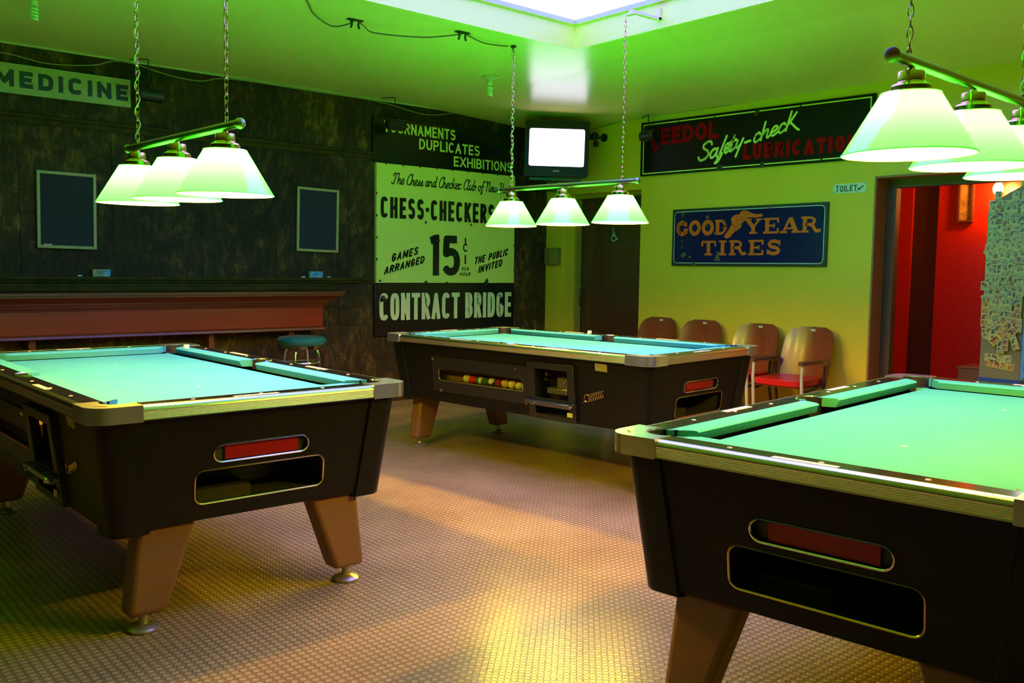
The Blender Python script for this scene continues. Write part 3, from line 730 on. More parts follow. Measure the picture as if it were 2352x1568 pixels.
# pool balls behind the window of the second table
def to_table(loc, rot, u, v, z):
    return (loc[0]+u*cos(rot)-v*sin(rot), loc[1]+u*sin(rot)+v*cos(rot), z)
T2L, T2R = (4.1423, 4.3054), 1.67617
balls = [(.402, (.75, .62, .36), None, 'cream pool ball leftmost in the lit ball window'), (.344, (.75, .01, .01), None, 'plain red pool ball beside the cream one in the ball window'),
         (.286, (.72, .70, .55), (.02, .18, .05), 'white pool ball with green stripe behind the ball window'), (.228, (.06, .12, .05), None, 'dark green pool ball behind the ball window'),
         (.170, (.72, .68, .5), (.10, .02, .01), 'white pool ball with dark brown stripe behind the ball window'), (.112, (.30, .02, .02), None, 'plain maroon pool ball behind the ball window'),
         (.054, (.80, .45, .12), None, 'plain orange pool ball behind the ball window'), (-.004, (.80, .66, .30), None, 'plain yellow pool ball behind the ball window'),
         (-.062, (.75, .72, .6), (.70, .01, .01), 'white pool ball with red stripe near window end'), (-.120, (.75, .70, .55), None, 'plain white pool ball last in the ball window')]
for i, (u, c1, c2, lab) in enumerate(balls):
    mb = MB(); ring = 12; r = .0285
    m1 = mat('ball_%d_base' % i, c1, .12); m2 = mat('ball_%d_band' % i, c2 or c1, .12)
    mb.sphere((0, 0, 0), r, 18, ring)
    for k in range(len(mb.f)):
        z = sum(mb.v[j][2] for j in mb.f[k])/len(mb.f[k])
        mb.mi[k] = 1 if abs(z) < r*.5 else 0
    o = obj('pool_ball', mb, [m1, m2], None, smooth='keep')
    o.location = to_table(T2L, T2R, u, w_-z_off(.54)-.058, .510+r+.0005); o.rotation_euler = (R(30+i*50), R(20+35*i), R(20*i))
    tag(o, lab, 'pool ball', 'pool balls in the table window')
# chalk cubes on the rails
def chalk(loc, rot, lab):
    s = .011; mb = MB().box((-s, -s, 0), (s, s, 2*s)); c = obj('chalk_cube', mb, mat('chalk_paper', (.70, .72, .72), .7), None, bev=.0015)
    obj('chalk_top', MB().box((-s*.8, -s*.8, 2*s), (s*.8, s*.8, 2*s+.0015)), mat('blue_chalk', (.12, .22, .35), .9), c)
    c.location = loc; c.rotation_euler = (0, 0, rot); return tag(c, lab, 'chalk', 'cue chalk cubes')
P = to_table((1.4082, 4.0967), 1.58696, .80, -w_+.135, .7995); chalk((P[0], P[1], .7995), .3, 'small cube of cue chalk on the cushion near the far pocket, nearest the stool')
P = to_table(T2L, T2R, .21, -w_+.052, H_); chalk((P[0], P[1], H_+.0005), .2, 'small cube of cue chalk on the far rail, before the brown door')

# ================================================================= TABLE LAMPS
SHADEM = shade_mat()
def chain_mesh(z0, z1, pitch=.030):
    mb = MB(); n = max(1, round((z1-z0)/pitch)); p = (z1-z0)/n
    for i in range(n):
        zc_ = z0+(i+.5)*p; hx, hz = .0075, p*.66
        pts = [(hx*cos(k*pi/6), hz*sin(k*pi/6)) for k in range(12)]
        a = (i % 2)*pi/2+.5
        mb.tube([(x*cos(a), x*sin(a), zc_+z) for x, z in pts], .0021, 5, closed=True)
    return mb
def make_lamp(label, loc, rot, zrim, chains, cord=None, u_bar=(-.59, .585), tilt=0.0, endcap=None, bulbm=None):
    t = thing('billiard_lamp', label, 'lamp', (*loc, zrim), rot, 'green shaded lamps over the pool tables')
    t.rotation_euler = (0, tilt, rot)
    zb = .252
    obj('bar', MB().lathe([(.0001, u_bar[0]), (.0165, u_bar[0]), (.0165, u_bar[1]), (.0001, u_bar[1])], 16, (0, 0, zb), axis='x'), BRASSD, t, smooth=True)
    for u in u_bar: obj('bar_end', MB().sphere((u, 0, zb), .021, 16, 10), endcap or BRASSD, t, smooth=True)
    for i, u in enumerate((-.465, 0, .465)):
        sh = obj('lamp_shade', MB().lathe([(.0765, .166), (.080, .163), (.175, .002), (.1765, 0)], 48, (u, 0, 0)), SHADEM, t, smooth='keep')
        bm = bmesh.new(); bm.from_mesh(sh.data)
        for f in bm.faces:
            c = f.calc_center_median()
            if f.normal.dot(Vector((c.x-u, c.y, .05))) < 0: f.normal_flip()
        bm.to_mesh(sh.data); bm.free()
        for pz in sh.data.polygons: pz.use_smooth = True
        obj('shade_rim', MB().tube([(u+.1765*cos(k*pi/24), .1765*sin(k*pi/24), 0) for k in range(48)], .0022, 6, closed=True), SHADEM, sh, smooth='keep')
        fit = MB().lathe([(.0001, .236), (.010, .236), (.012, .228), (.034, .226), (.036, .222), (.036, .198), (.040, .194), (.050, .190), (.054, .184), (.054, .172), (.079, .168), (.081, .1655), (.0001, .1655)], 32, (u, 0, 0))
        obj('shade_holder', fit, BRASS, t, smooth=True, angle=30)
        obj('stem', MB().lathe([(.009, .232), (.009, zb)], 12, (u, 0, 0)), BRASS, t, smooth=True)
        sk = obj('socket', MB().lathe([(.0001, .165), (.018, .165), (.018, .138), (.0001, .138)], 14, (u, 0, 0)), WHITE, t, smooth=True)
        obj('bulb', MB().sphere((u, 0, .086), .022, 10, 10, (1, 1, 2.8)), bulbm or BULBM, t, smooth=True)
    for u, ztop in chains:
        c = obj('chain', chain_mesh(zb+.03, ztop-zrim), BRASS, t, smooth=True); c.location = (u, 0, 0)
        obj('chain_loop', MB().tube([(u+.011*cos(k*pi/6), 0, zb+.024+.011*sin(k*pi/6)) for k in range(12)], .0025, 6, closed=True), BRASS, t, smooth=True)
    if cord is not None:
        u, ztop = chains[cord]; n = 60
        pts = [(u+.011*cos(i*.9), .011*sin(i*.9), zb+.02+(ztop-zrim-zb-.02)*i/n) for i in range(n+1)]
        obj('power_cord', MB().tube(pts, .0024, 6), mat('gold_cord', (.55, .42, .10), .4), t, smooth=True)
    for u, ztop in chains[:1]:
        obj('ceiling_hook', MB().lathe([(.0001, ztop-zrim+.002), (.02, ztop-zrim+.002), (.02, ztop-zrim-.01), (.006, ztop-zrim-.016), (.006, ztop-zrim-.04)], 12, (u, 0, 0)), IRON, t, smooth=True)
    return t
LP1 = to_table((1.4082, 4.0967), 1.58696, -.31, 0, 0)
make_lamp('green glass three shade lamp on chains before the dark wall and chalkboards', LP1[:2], 1.58696, 1.528, [(.455, zc(1.4)), (-.475, zc(1.4))], 0, tilt=-.01)
LP2 = to_table(T2L, T2R, .018, 0, 0)
make_lamp('green glass three shade lamp hanging from the skylight corner before the television', LP2[:2], T2R, 1.555, [(.465, zc(4.1)-.004), (-.475, 2.802)], 0)
make_lamp('largest green glass three shade lamp, red end cap, near the toilet doorway', (2.965, 1.25), .056, 1.600, [(-.485, zc(3)), (.465, zc(3))], 1, tilt=-.016, bulbm=BULBD, endcap=mat('red_brown_cap', (.22, .03, .02), .5, spec=.2))
br = MB().box((4.19, 3.80, 2.818), (SX1-.0045, 3.83, 2.835)).box((4.185, 3.78, 2.806), (4.215, 3.85, 2.818)).hexa([(SX1-.03, 3.80, 2.82), (SX1-.0045, 3.80, 2.82), (SX1-.0045, 3.83, 2.82), (SX1-.03, 3.83, 2.82)], [(SX1-.02, 3.80, 2.89), (SX1-.0045, 3.80, 2.89), (SX1-.0045, 3.83, 2.89), (SX1-.02, 3.83, 2.89)])
tag(obj('chain_bracket', br, mat('cream_bracket', (.85, .76, .28), .5), None), 'white metal arm fixed in the skylight opening, holding a lamp chain', 'bracket')

# ================================================================= SIGNS
GREENW = mat('sign_cream', (.94, .86, .15), .28, noise=(60, 3, (.90, .82, .13), .4, .7))
SIGNBLK = mat('sign_black_enamel', (.010, .010, .007), .22)
LETY = mat('sign_letter_cream', (.88, .85, .18), .3)
RUST = mat('rust_chip', (.05, .03, .015), .7)
def chips(mb, pts, y, seed=1):
    rnd = random.Random(seed)
    for (x, z, r) in pts:
        n = 9; vs = []
        for k in range(n):
            q = r*(.55+.7*rnd.random()); vs.append((x+q*cos(2*pi*k/n), y, z+q*sin(2*pi*k/n)))
        mb.add(vs, [tuple(range(n))])

# chess and checkers sign, three stacked boards on the dark wall
cs = thing('chess_club_sign', 'tall black and cream sign advertising chess, checkers and contract bridge', 'sign', (4.47, YW-.005, 0), 0)
SW = 1.665
obj('top_board', MB().box((-.03, -.03, 2.215), (SW+.03, 0, 2.625)), SIGNBLK, cs, bev=.003)
obj('middle_board', MB().box((0, -.036, 1.115), (SW, 0, 2.208)), GREENW, cs, bev=.002)
obj('bottom_board', MB().box((-.012, -.03, .62), (SW+.012, 0, 1.108)), SIGNBLK, cs, bev=.003)
mb = MB(); y = -.0312; o = 4.47
block(mb, 'TOURNAMENTS', 4.55-o, 5.366-o, 2.492, .100, .017, y, G=GR)
block(mb, 'DUPLICATES', 4.940-o, 5.668-o, 2.370, .099, .017, y, G=GR)
block(mb, 'EXHIBITIONS', 5.349-o, 6.095-o, 2.245, .097, .017, y, G=GR)
obj('top_lettering', mb, LETY, cs)
mb = MB(); y = -.0372
script(mb, 'The Chess and Checker Club of New York', 4.64-o, 6.085-o, 2.028, .100, .0105, y, slant=.22)
block(mb, 'CHESS.CHECKERS', 4.512-o, 5.862-o, 1.712, .193, .036, y, gap=.021)
block(mb, '15', 5.068-o, 5.436-o, 1.185, .390, .075, y, gap=.035)
mb.add([(5.487-o, y, 1.30), (5.505-o, y, 1.30), (5.505-o, y, 1.39), (5.487-o, y, 1.39)], [(0, 1, 2, 3)])
mb.add([(5.487-o, y, 1.50), (5.505-o, y, 1.50), (5.505-o, y, 1.56), (5.487-o, y, 1.56)], [(0, 1, 2, 3)])
stroke(mb, arc(5.497-o, 1.462, .024, .034, 50, 310, 12), .015, lambda p: (p[0], y, p[1]), 'rd')
block(mb, 'PER', 5.456-o, 5.540-o, 1.233, .038, .0075, y, G=GR, cap='bt', gap=.009)
block(mb, 'HOUR', 5.436-o, 5.563-o, 1.181, .040, .0075, y, G=GR, cap='bt', gap=.009)
block(mb, 'GAMES', 4.629-o, 4.925-o, 1.305, .080, .0165, y, G=GR, slant=.18, rise=.26, cap='rd', gap=.012)
block(mb, 'ARRANGED', 4.549-o, 5.000-o, 1.186, .076, .0165, y, G=GR, slant=.18, rise=.26, cap='rd', gap=.010)
block(mb, 'THE PUBLIC', 5.608-o, 6.045-o, 1.295, .076, .0155, y, G=GR, slant=.18, rise=.235, cap='rd', gap=.009)
block(mb, 'INVITED', 5.661-o, 5.968-o, 1.208, .076, .0155, y, G=GR, slant=.18, rise=.255, cap='rd', gap=.010)
obj('middle_lettering', mb, SIGNBLK, cs)
mb = MB()
block(mb, 'CONTRACT', 4.506-o, 5.435-o, .766, .254, .042, -.0312, gap=.018)
LETW = mat('sign_letter_white', (.90, .82, .36), .3)
obj('bottom_lettering', mb, LETW, cs); mb = MB()
block(mb, 'BRIDGE', 5.505-o, 6.108-o, .766, .254, .042, -.0312, gap=.018)
obj('bottom_lettering', mb, mat('sign_letter_white', (.90, .82, .36), .3), cs)
mb = MB()
chips(mb, [(.002, 1.93-.2*i, .012) for i in range(4)]+[(.1+.19*i, 2.203, .009) for i in range(8)]+[(1.66, 2.0-.25*i, .010) for i in range(4)]+[(5.018-o, 1.690, .017), (5.565-o, 1.690, .014), (.04, 1.135, .014), (.55, 1.12, .02), (1.3, 1.13, .03), (.8, 1.118, .012)], -.0376, 3)
chips(mb, [(.075, .965, .030), (.06, .95, .02)], -.0318, 5)
chips(mb, [(5.36-o, 1.38, .018)], -.0378, 9)
obj('rust_spots', mb, RUST, cs)

# MEDICINE sign
ms = thing('medicine_sign', 'long cream board sign reading MEDICINE high on the dark wall', 'sign', (1.35, YW-.02, 2.426), 0)
obj('board', MB().box((-.25, -.02, 0), (.965, 0, .205)), mat('sign_cream_dull', (.42, .41, .20), .5, noise=(20, 4, (.36, .35, .17), .4, .7)), ms, bev=.002)
mb = MB(); block(mb, 'MEDICINE', .062, .945, .045, .115, .031, -.0212, gap=.034)
obj('lettering', mb, mat('sign_green_black', (.012, .022, .012), .4), ms)

# lubrication sign, on the right wall (local x runs away from the door side, i.e. -Y)
vs_ = thing('lubrication_sign', 'long black enamel sign with red and cream lubrication lettering', 'sign', (XW-.005, 5.83, 0), -pi/2)
obj('board', MB().prism([(0, 2.155), (2.33, 2.135), (2.33, 2.620), (0, 2.655)], lambda p, k: (p[0], -.02 if k else 0, p[1])), mat('sign_black_green', (.010, .006, .003), .4, spec=.2), vs_)
mb = MB(); y = -.0212
def vy(Y): return 5.83-Y
ring = [(.035, 2.176), (2.298, 2.158), (2.298, 2.595), (.035, 2.630), (.035, 2.176)]
for i in range(4): stroke(mb, [ring[i], ring[i+1]], .010, lambda p: (p[0], y, p[1]), 'sq')
script(mb, 'Sa', vy(5.15), vy(4.915), 2.246, .150, .022, y, slant=.2, rise=.10)
script(mb, 'F', vy(4.945), vy(4.86), 2.285, .145, .021, y, slant=.28, rise=.1)
script(mb, 'ety-check'[:3], vy(4.875), vy(4.675), 2.288, .150, .021, y, slant=.25, rise=.18)
script(mb, '-', vy(4.668), vy(4.575), 2.322, .150, .021, y, slant=.1, rise=.1)
script(mb, 'checK', vy(4.575), vy(4.175), 2.350, .145, .019, y, slant=.27, rise=.22)
obj('cream_lettering', mb, LETY, vs_)
mb = MB()
mb2 = MB(); block(mb2, 'LUBRICATION', vy(4.672), vy(3.62), 2.215, .128, .036, y, gap=.018, G=GR, rise=-.012)
obj('red_lettering', mb2, mat('sign_red', (.42, .001, .001), .6, spec=.08), vs_)
block(mb, 'VEEDOL', vy(5.74), vy(4.93), 2.425, .155, .040, y, gap=.016, G=GR)
mb.prism([(vy(5.70), 2.43), (vy(5.65), 2.36), (vy(5.60), 2.43)], lambda p, k: (p[0], y if k else y+.0005, p[1]))
obj('red_lettering', mb, mat('sign_red', (.42, .001, .001), .6, spec=.08), vs_)
for i, c in enumerate([(1.35, 2.168, .03), (.92, 2.165, .03), (1.28, 2.60, .03), (.85, 2.612, .012), (1.9, 2.16, .014), (.45, 2.62, .010), (1.7, 2.60, .012)]):
    mb = MB(); chips(mb, [c], -.0218, 4+i); obj('rust_spot', mb, RUST, vs_)

# tyre sign
GW, GH = 1.568, .515
gs = thing('tire_sign', 'blue enamel sign with orange slab letters and winged foot', 'sign', (XW-.005, 5.423, 1.310), -pi/2)
obj('board', MB().box((0, -.016, 0), (GW, 0, GH)), mat('sign_rim_brown', (.030, .024, .012), .45, noise=(50, 4, (.07, .06, .03), .5, .7)), gs, bev=.002)
obj('blue_panel', MB().prism(rrect(.022, .022, GW-.022, GH-.022, .03), lambda p, k: (p[0], -.0172 if k else -.014, p[1])), mat('sign_blue_enamel', (.010, .008, .055), .3, spec=.25), gs)
mb = MB(); y = -.0182
fr_ = rrect(.027, .026, GW-.027, GH-.026, .035); fr_.append(fr_[0])
stroke(mb, fr_, .007, lambda p: (p[0], y, p[1]), 'rd')
obj('border_line', mb, mat('sign_border_white', (.55, .56, .40), .35), gs)
def gx(x, yz):
    u = (x-(35-20*(yz-125)/855))/2310; t0 = 125-87*u; b0 = 980+45*u
    return (u*GW, GH*(1-(yz-t0)/(b0-t0)))
ORG = mat('sign_orange', (.95, .135, .010), .35)
mb = MB()
z0 = .276; hh = .128
slab(mb, 'GOOD', gx(103, 410)[0], gx(940, 410)[0], z0, hh, y, .04)
slab(mb, 'YEAR', gx(1195, 380)[0], gx(2252, 380)[0], z0, hh, y, .03)
slab(mb, 'TIRES', gx(515, 720)[0], gx(1728, 720)[0], .095, .128, y, .13)
obj('lettering', mb, ORG, gs)
foot = [(885,530),(905,505),(960,430),(1000,350),(985,270),(1030,225),(1080,205),(1110,210),(1140,165),(1190,150),(1250,165),(1320,200),(1400,215),(1425,190),(1435,215),(1470,220),(1450,245),(1390,255),(1330,262),(1250,262),(1215,278),(1190,310),(1145,350),(1150,395),(1100,440),(1045,470),(1000,520),(970,560),(930,575),(890,560)]
fp = [gx(*p) for p in foot]; ar = sum(fp[i][0]*fp[(i+1) % len(fp)][1]-fp[(i+1) % len(fp)][0]*fp[i][1] for i in range(len(fp)))
wf = MB().prism(fp if ar > 0 else fp[::-1], lambda p, k: (p[0], y-.0004 if k else y, p[1]))
wfo = obj('winged_foot', wf, ORG, gs)
mb = MB()
for ln in ([(1085,215),(1075,290),(1100,380),(1140,360)], [(1010,360),(1040,400),(1035,470)], [(1120,250),(1190,235),(1230,215)], [(1110,300),(1180,275)], [(1150,330),(1185,290),(1250,255),(1330,250)], [(1160,200),(1230,195),(1300,215)], [(1000,365),(1060,385),(1100,440)]):
    stroke(mb, [gx(*p) for p in ln], .0035, lambda p: (p[0], y-.0009, p[1]), 'rd')
obj('foot_lines', mb, mat('sign_ink', (.06, .03, .012), .5), wfo)
mb = MB()
chips(mb, [(*gx(205,205), .022), (*gx(200,610), .016), (*gx(195,700), .014), (*gx(230,820), .030), (*gx(330,850), .016), (*gx(615,240), .018), (*gx(610,380), .014), (*gx(735,480), .016), (*gx(780,880), .035), (*gx(790,790), .02), (*gx(400,950), .022), (*gx(560,135), .012), (*gx(1575,95), .016), (*gx(880,305), .012)], y-.0006, 8)
obj('rust_spots', mb, mat('rust_olive', (.10, .09, .03), .7), gs)

# TOILET sign
ts = thing('toilet_sign', 'small white paper sign reading TOILET with pointing hand', 'sign', (XW-.002, 3.829, 1.885), -pi/2)
obj('paper', MB().box((0, -.002, 0), (.277, 0, .074)), mat('toilet_paper_sign', (.72, .72, .45), .6), ts)
mb = MB(); y = -.0026
block(mb, 'TOILET', .022, .202, .014, .046, .0078, y, gap=.007, G=GR)
for ch_x in (.028, .075, .104, .195): mb.add([(ch_x-.008, y, .012), (ch_x+.010, y, .012), (ch_x+.010, y, .016), (ch_x-.008, y, .016)], [(0, 1, 2, 3)])
stroke(mb, [(.210, .030), (.224, .028), (.236, .040), (.252, .048)], .009, lambda p: (p[0], y, p[1]), 'rd')
stroke(mb, [(.212, .040), (.208, .030), (.214, .020), (.226, .018)], .005, lambda p: (p[0], y, p[1]), 'rd')
for p in ((.006, .066), (.006, .008), (.270, .066), (.270, .010)): chips(mb, [(*p, .004)], y, 2)
obj('lettering', mb, mat('sign_ink_dark', (.02, .03, .012), .6), ts)

# accessible symbol plate on the brown door
ac = thing('accessible_sign', 'small dark plate with wheelchair symbol on the brown door', 'sign', (XW+.209, 6.44, 1.535), -pi/2)
obj('plate', MB().box((0, -.003, 0), (.15, 0, .16)), mat('sign_dark_plate', (.03, .022, .010), .4), ac)
mb = MB(); y = -.0036; fl = lambda p: (p[0], y, p[1])
stroke(mb, arc(.070, .052, .032, .032, 100, 350, 14), .009, fl, 'rd'); stroke(mb, [(.062, .125), (.064, .075), (.098, .074), (.116, .034), (.128, .040)], .010, fl, 'rd'); stroke(mb, [(.064, .098), (.092, .098)], .008, fl, 'rd')
chips(mb, [(.060, .142, .010)], y, 1)
obj('symbol', mb, mat('symbol_cream', (.62, .66, .40), .5), ac)

# ================================================================= CHALKBOARDS, CHALK, WALL THINGS
def board(x0, x1, z0, z1, roll, lab):
    t = thing('chalkboard', lab, 'chalkboard', ((x0+x1)/2, YW-.012, (z0+z1)/2)); t.rotation_euler = (0, roll, 0)
    hx, hz = (x1-x0)/2, (z1-z0)/2; b = .022
    t['group'] = 'chalkboards on the dark wall'
    obj('slate', MB().box((-hx+b*.6, -.010, -hz+b*.6), (hx-b*.6, 0, hz-b*.6)), mat('slate', (.030, .026, .036), .85, spec=.15, noise=(4, 5, (.04, .034, .044), .3, .7)), t)
    f = MB().box((-hx, -.018, -hz), (-hx+b, 0, hz)).box((hx-b, -.018, -hz), (hx, 0, hz)).box((-hx+b, -.018, -hz), (hx-b, 0, -hz+b)).box((-hx+b, -.018, hz-b), (hx-b, 0, hz))
    obj('frame', f, mat('pale_frame_wood', (.48, .33, .12), .5), t, bev=.002)
    return t
board(1.655, 2.056, 1.361, 1.912, .012, 'wider chalkboard on the dark wall nearest the medicine sign, chalk bits on its frame')
board(3.684, 4.087, 1.384, 1.935, .02, 'chalkboard on the dark wall nearest the chess and checkers sign, slightly tilted')
def bit(x, y, z, l, lab, grp):
    o = obj('chalk_stick', MB().lathe([(.0001, -l/2), (.005, -l/2), (.005, l/2), (.0001, l/2)], 8, (0, 0, .005), axis='x'), mat('chalk_white', (.8, .8, .76), .8), None, smooth=True)
    o.location = (x, y, z); return tag(o, lab, 'chalk', grp)
for x in (1.703, 1.722, 1.741): bit(x, YW-.026, 1.3835, .014, 'bit of white chalk on the bottom frame of the wider chalkboard', 'chalk bits on the chalkboard frame')
for x, l, lab in ((1.93, .03, 'short stick of white chalk on the ledge beside the half blue box'), (3.74, .035, 'short stick of white chalk on the ledge, medicine sign side of the blue box'), (3.985, .028, 'short stick of white chalk on the ledge, chess sign side of the blue box')):
    bit(x, YW-.03, 1.1605, l, lab, 'chalk sticks on the wall ledge')
def cbox(x0, x1, lab, m):
    t = thing('chalk_box', lab, 'chalk box', ((x0+x1)/2, YW-.024, 1.1605)); w = (x1-x0)/2
    s = -w+.02 if m == 'all' else w*.25
    obj('box_body', MB().box((-w, -.016, 0), (w, .014, .052)), mat('tan_card', (.40, .32, .10), .6), t)
    obj('blue_print', MB().box((s if m != 'all' else -w+.006, -.0168, .001), (w+.0006, .0142, .0526)), mat('blue_card', (.10, .30, .55), .5, noise=(60, 2, (.35, .5, .6), .5, .6)), t)
    mbx = MB()
    for i in range(3): mbx.box((-w*.55+i*.004, -.0174, .034-i*.011), (w*.5-i*.02, -.0168, .039-i*.011))
    obj('print_lines', mbx, mat('blue_ink', (.03, .08, .22), .6), t)
    return t
cbox(2.017, 2.140, 'small card chalk box, mostly tan with blue end, on the wall ledge', 'part')
cbox(3.794, 3.921, 'small blue chalk box on the wall ledge below the tilted chalkboard', 'all')

# wooden mantel shelf
MAH = wood_mat('mahogany_red', (.27, .016, .004), (.36, .026, .006), 'x', .35, 5)
MAHD = wood_mat('mahogany_brown', (.15, .022, .005), (.20, .032, .008), 'x', .4, 5)
mt = thing('mantel_shelf', 'long red-brown wooden mantel shelf with moulded cornice along the dark wall', 'shelf', (0, YW-.016, 0))
fz = MB().box((-2.9, -.19, .745), (3.83, 0, .915)); obj('frieze', fz, MAH, mt, bev=.004)
def mould(prof, x1, name, m):
    mb = MB(); n = len(prof); d0 = min(p[0] for p in prof)
    vs = [(-2.9, -d, z) for d, z in prof]+[(x1+(d-.19), -d, z) for d, z in prof]
    fs = [(i, (i+1) % n, (i+1) % n+n, i+n) for i in range(n)]+[tuple(range(n)), tuple(range(2*n-1, n-1, -1))]
    vs2 = [(x1+(d-.19), -.0, z) for d, z in prof]
    mb.add(vs, fs); k = len(mb.v); mb.add([(x1+(d-.19), -d, z) for d, z in prof]+[(x1+(d-.19), 0, z) for d, z in prof], [(i, (i+1) % n, (i+1) % n+n, i+n) for i in range(n)])
    return obj(name, mb, m, mt, smooth=True, angle=30)
mould([(.0, .915), (.198, .915), (.202, .925), (.215, .935), (.22, .950), (.24, .955), (.245, .970), (.27, .990), (.305, 1.008), (.32, 1.012), (.32, 1.025), (.335, 1.028), (.335, 1.046), (.0, 1.046)], 3.83, 'cornice', MAHD)
mould([(.0, .715), (.195, .715), (.202, .722), (.200, .730), (.196, .736), (.198, .745), (.0, .745)], 3.83, 'lower_moulding', MAHD)
for x in (.2, 1.55, 2.85, 3.55): obj('bracket', MB().box((x, -.12, .56), (x+.05, 0, .715)), MAHD, mt, bev=.006)

# bar stool
st = thing('bar_stool', 'round teal vinyl bar stool with chrome legs under the shelf end', 'stool', (3.40, 6.52, 0))
obj('seat', MB().lathe([(.0001, .632), (.165, .632), (.185, .640), (.196, .660), (.194, .680), (.175, .698), (.12, .706), (.0001, .709)], 36), mat('teal_vinyl', (.015, .115, .125), .3), st, smooth=True)
obj('seat_ring', MB().lathe([(.15, .632), (.158, .632), (.158, .612), (.15, .612), (.15, .632)], 30), CHROME, st, smooth=True)
for k in range(4):
    a = k*pi/2+.75; c, s = cos(a), sin(a)
    pts = [(r*c, r*s, z) for r, z in ((.06, .622), (.10, .618), (.125, .600), (.138, .565), (.148, .48), (.185, .012), (.187, .004))]
    obj('leg', MB().tube(pts, .011, 10), CHROME, st, smooth=True)
for z, r in ((.50, .146), (.24, .166)): obj('foot_ring', MB().tube([((r+.004)*cos(k*pi/18), (r+.004)*sin(k*pi/18), z) for k in range(36)], .008, 8, closed=True), CHROME, st, smooth=True)

# hanging spot lamps (off), on hooks before the signs
def spot(loc, rot, drop, lab, kind='y'):
    t = thing('spotlight', lab, 'spotlight', loc, rot, 'unlit black spotlights hung from the ceiling')
    obj('can', MB().lathe([(.0001, -.09), (.030, -.09), (.048, -.075), (.052, -.03), (.052, .095), (.047, .096), (.045, .06), (.0001, .055)], 20, axis='x'), BLACKP, t, smooth=True)
    obj('yoke', MB().tube([(0, .056, 0), (0, .056, .06), (0, 0, .075), (0, -.056, .06), (0, -.056, 0)], .005, 6), BLACKP, t, smooth=True)
    obj('hook_wire', MB().tube([(0, 0, .073), (0, 0, drop-.01), (0, .0, drop), (-.06, .02, drop-.004), (-.12, .04, drop-.016)], .0045, 6), IRON, t, smooth=True)
    return t
spot((4.555, 6.95, 2.535), 0, zc(4.5)-2.535-.004, 'black spotlight hung before the chess sign, covering its first letters')
spot((2.40, 6.98, 2.515), 0, zc(2.4)-2.515-.004, 'black spotlight hung at the end of the medicine sign')
spot((6.50, 5.66, 2.51), -pi/2, zc(6.5)-2.51-.004, 'black spotlight hung before the lubrication sign')
# wall camera-like lamp by the television
sp2 = thing('wall_light', 'small black round-headed light on bracket between television and lubrication sign', 'light', (XW, 6.33, 2.57), 0)
obj('base', MB().lathe([(.0001, -.015), (.04, -.015), (.04, 0), (.0001, 0)], 16, axis='x'), BLACKP, sp2, smooth=True)
obj('arm', MB().tube([(-.01, 0, 0), (-.10, .01, -.01), (-.14, .06, .0)], .010, 8), BLACKP, sp2, smooth=True)
obj('head', MB().sphere((-.14, .0, .0), .042, 16, 10, (1, .8, 1)).lathe([(.028, -.06), (.030, .09), (.0001, .09)], 14, (-.14, .03, 0), axis='y'), BLACKP, sp2, smooth=True)
obj('lower_head', MB().sphere((-.06, .06, -.06), .030, 12, 8), BLACKP, sp2, smooth=True)
# wall dispenser box
wb = thing('wall_box', 'small grey-brown metal box on the yellow wall left of the brown door', 'box', (XW, 7.025, 1.31))
obj('body', MB().box((-.06, -.10, 0), (0, .10, .178)), mat('olive_metal', (.22, .15, .025), .45), wb, bev=.006)
obj('cover', MB().box((-.066, -.095, .006), (-.06, .012, .172)), mat('olive_metal_light', (.30, .21, .035), .4), wb, bev=.002)

# ceiling bulbs
def cfl(x, y, lab):
    z = zc(x); t = thing('ceiling_bulb', lab, 'ceiling lamp', (x, y, z), 0, 'spiral bulbs on the ceiling')
    obj('ceiling_rose', MB().lathe([(.0001, -.0005), (.060, -.0005), (.064, -.012), (.045, -.022), (.024, -.030), (.022, -.05), (.0001, -.05)], 20), mat('olive_porcelain', (.45, .45, .25), .4), t, smooth=True)
    obj('bulb_base', MB().lathe([(.0001, -.05), (.020, -.05), (.022, -.075), (.0001, -.078)], 14), mat('bulb_base', (.6, .65, .45), .4), t, smooth=True)
    pts = [(.017*cos(i*.55), .017*sin(i*.55), -.08-.0016*i) for i in range(46)]
    obj('spiral_tube', MB().tube(pts, .0065, 6), mat('bulb_glass_off', (.55, .80, .45), .25), t, smooth=True)
cfl(4.60, 5.66, 'spiral bulb in a ceiling rose near the television corner')
cfl(1.345, 5.74, 'spiral bulb in a ceiling rose above the medicine sign')

# cords on the ceiling and along the dark wall
def cord(pts, r, lab, name='electric_cable', m=WIRE):
    q = []
    P_ = [Vector(p) for p in pts]
    for i in range(len(P_)-1):
        p0, p1, p2, p3 = P_[max(i-1, 0)], P_[i], P_[i+1], P_[min(i+2, len(P_)-1)]
        for s in range(6):
            u = s/6; q.append(.5*((2*p1)+(p2-p0)*u+(2*p0-5*p1+4*p2-p3)*u*u+(-p0+3*p1-3*p2+p3)*u**3))
    q.append(P_[-1])
    return tag(obj(name, MB().tube(q, r, 6), m, None, smooth=True), lab, 'cord', 'thin cords along ceiling and walls')
cord([(2.35, 4.62, 2.768), (2.54, 4.79, 2.766), (2.70, 5.00, 2.762), (2.86, 5.07, 2.735), (2.93, 4.99, 2.745), (2.965, 4.965, 2.768), (3.03, 4.97, 2.745), (3.12, 4.99, 2.725), (3.4, 4.87, 2.725), (3.60, 4.745, 2.755), (3.63, 4.742, 2.766), (3.85, 4.80, 2.752), (4.055, 4.80, 2.766)], .0045, 'thin brown lamp cord looping across the green-lit ceiling on hooks')
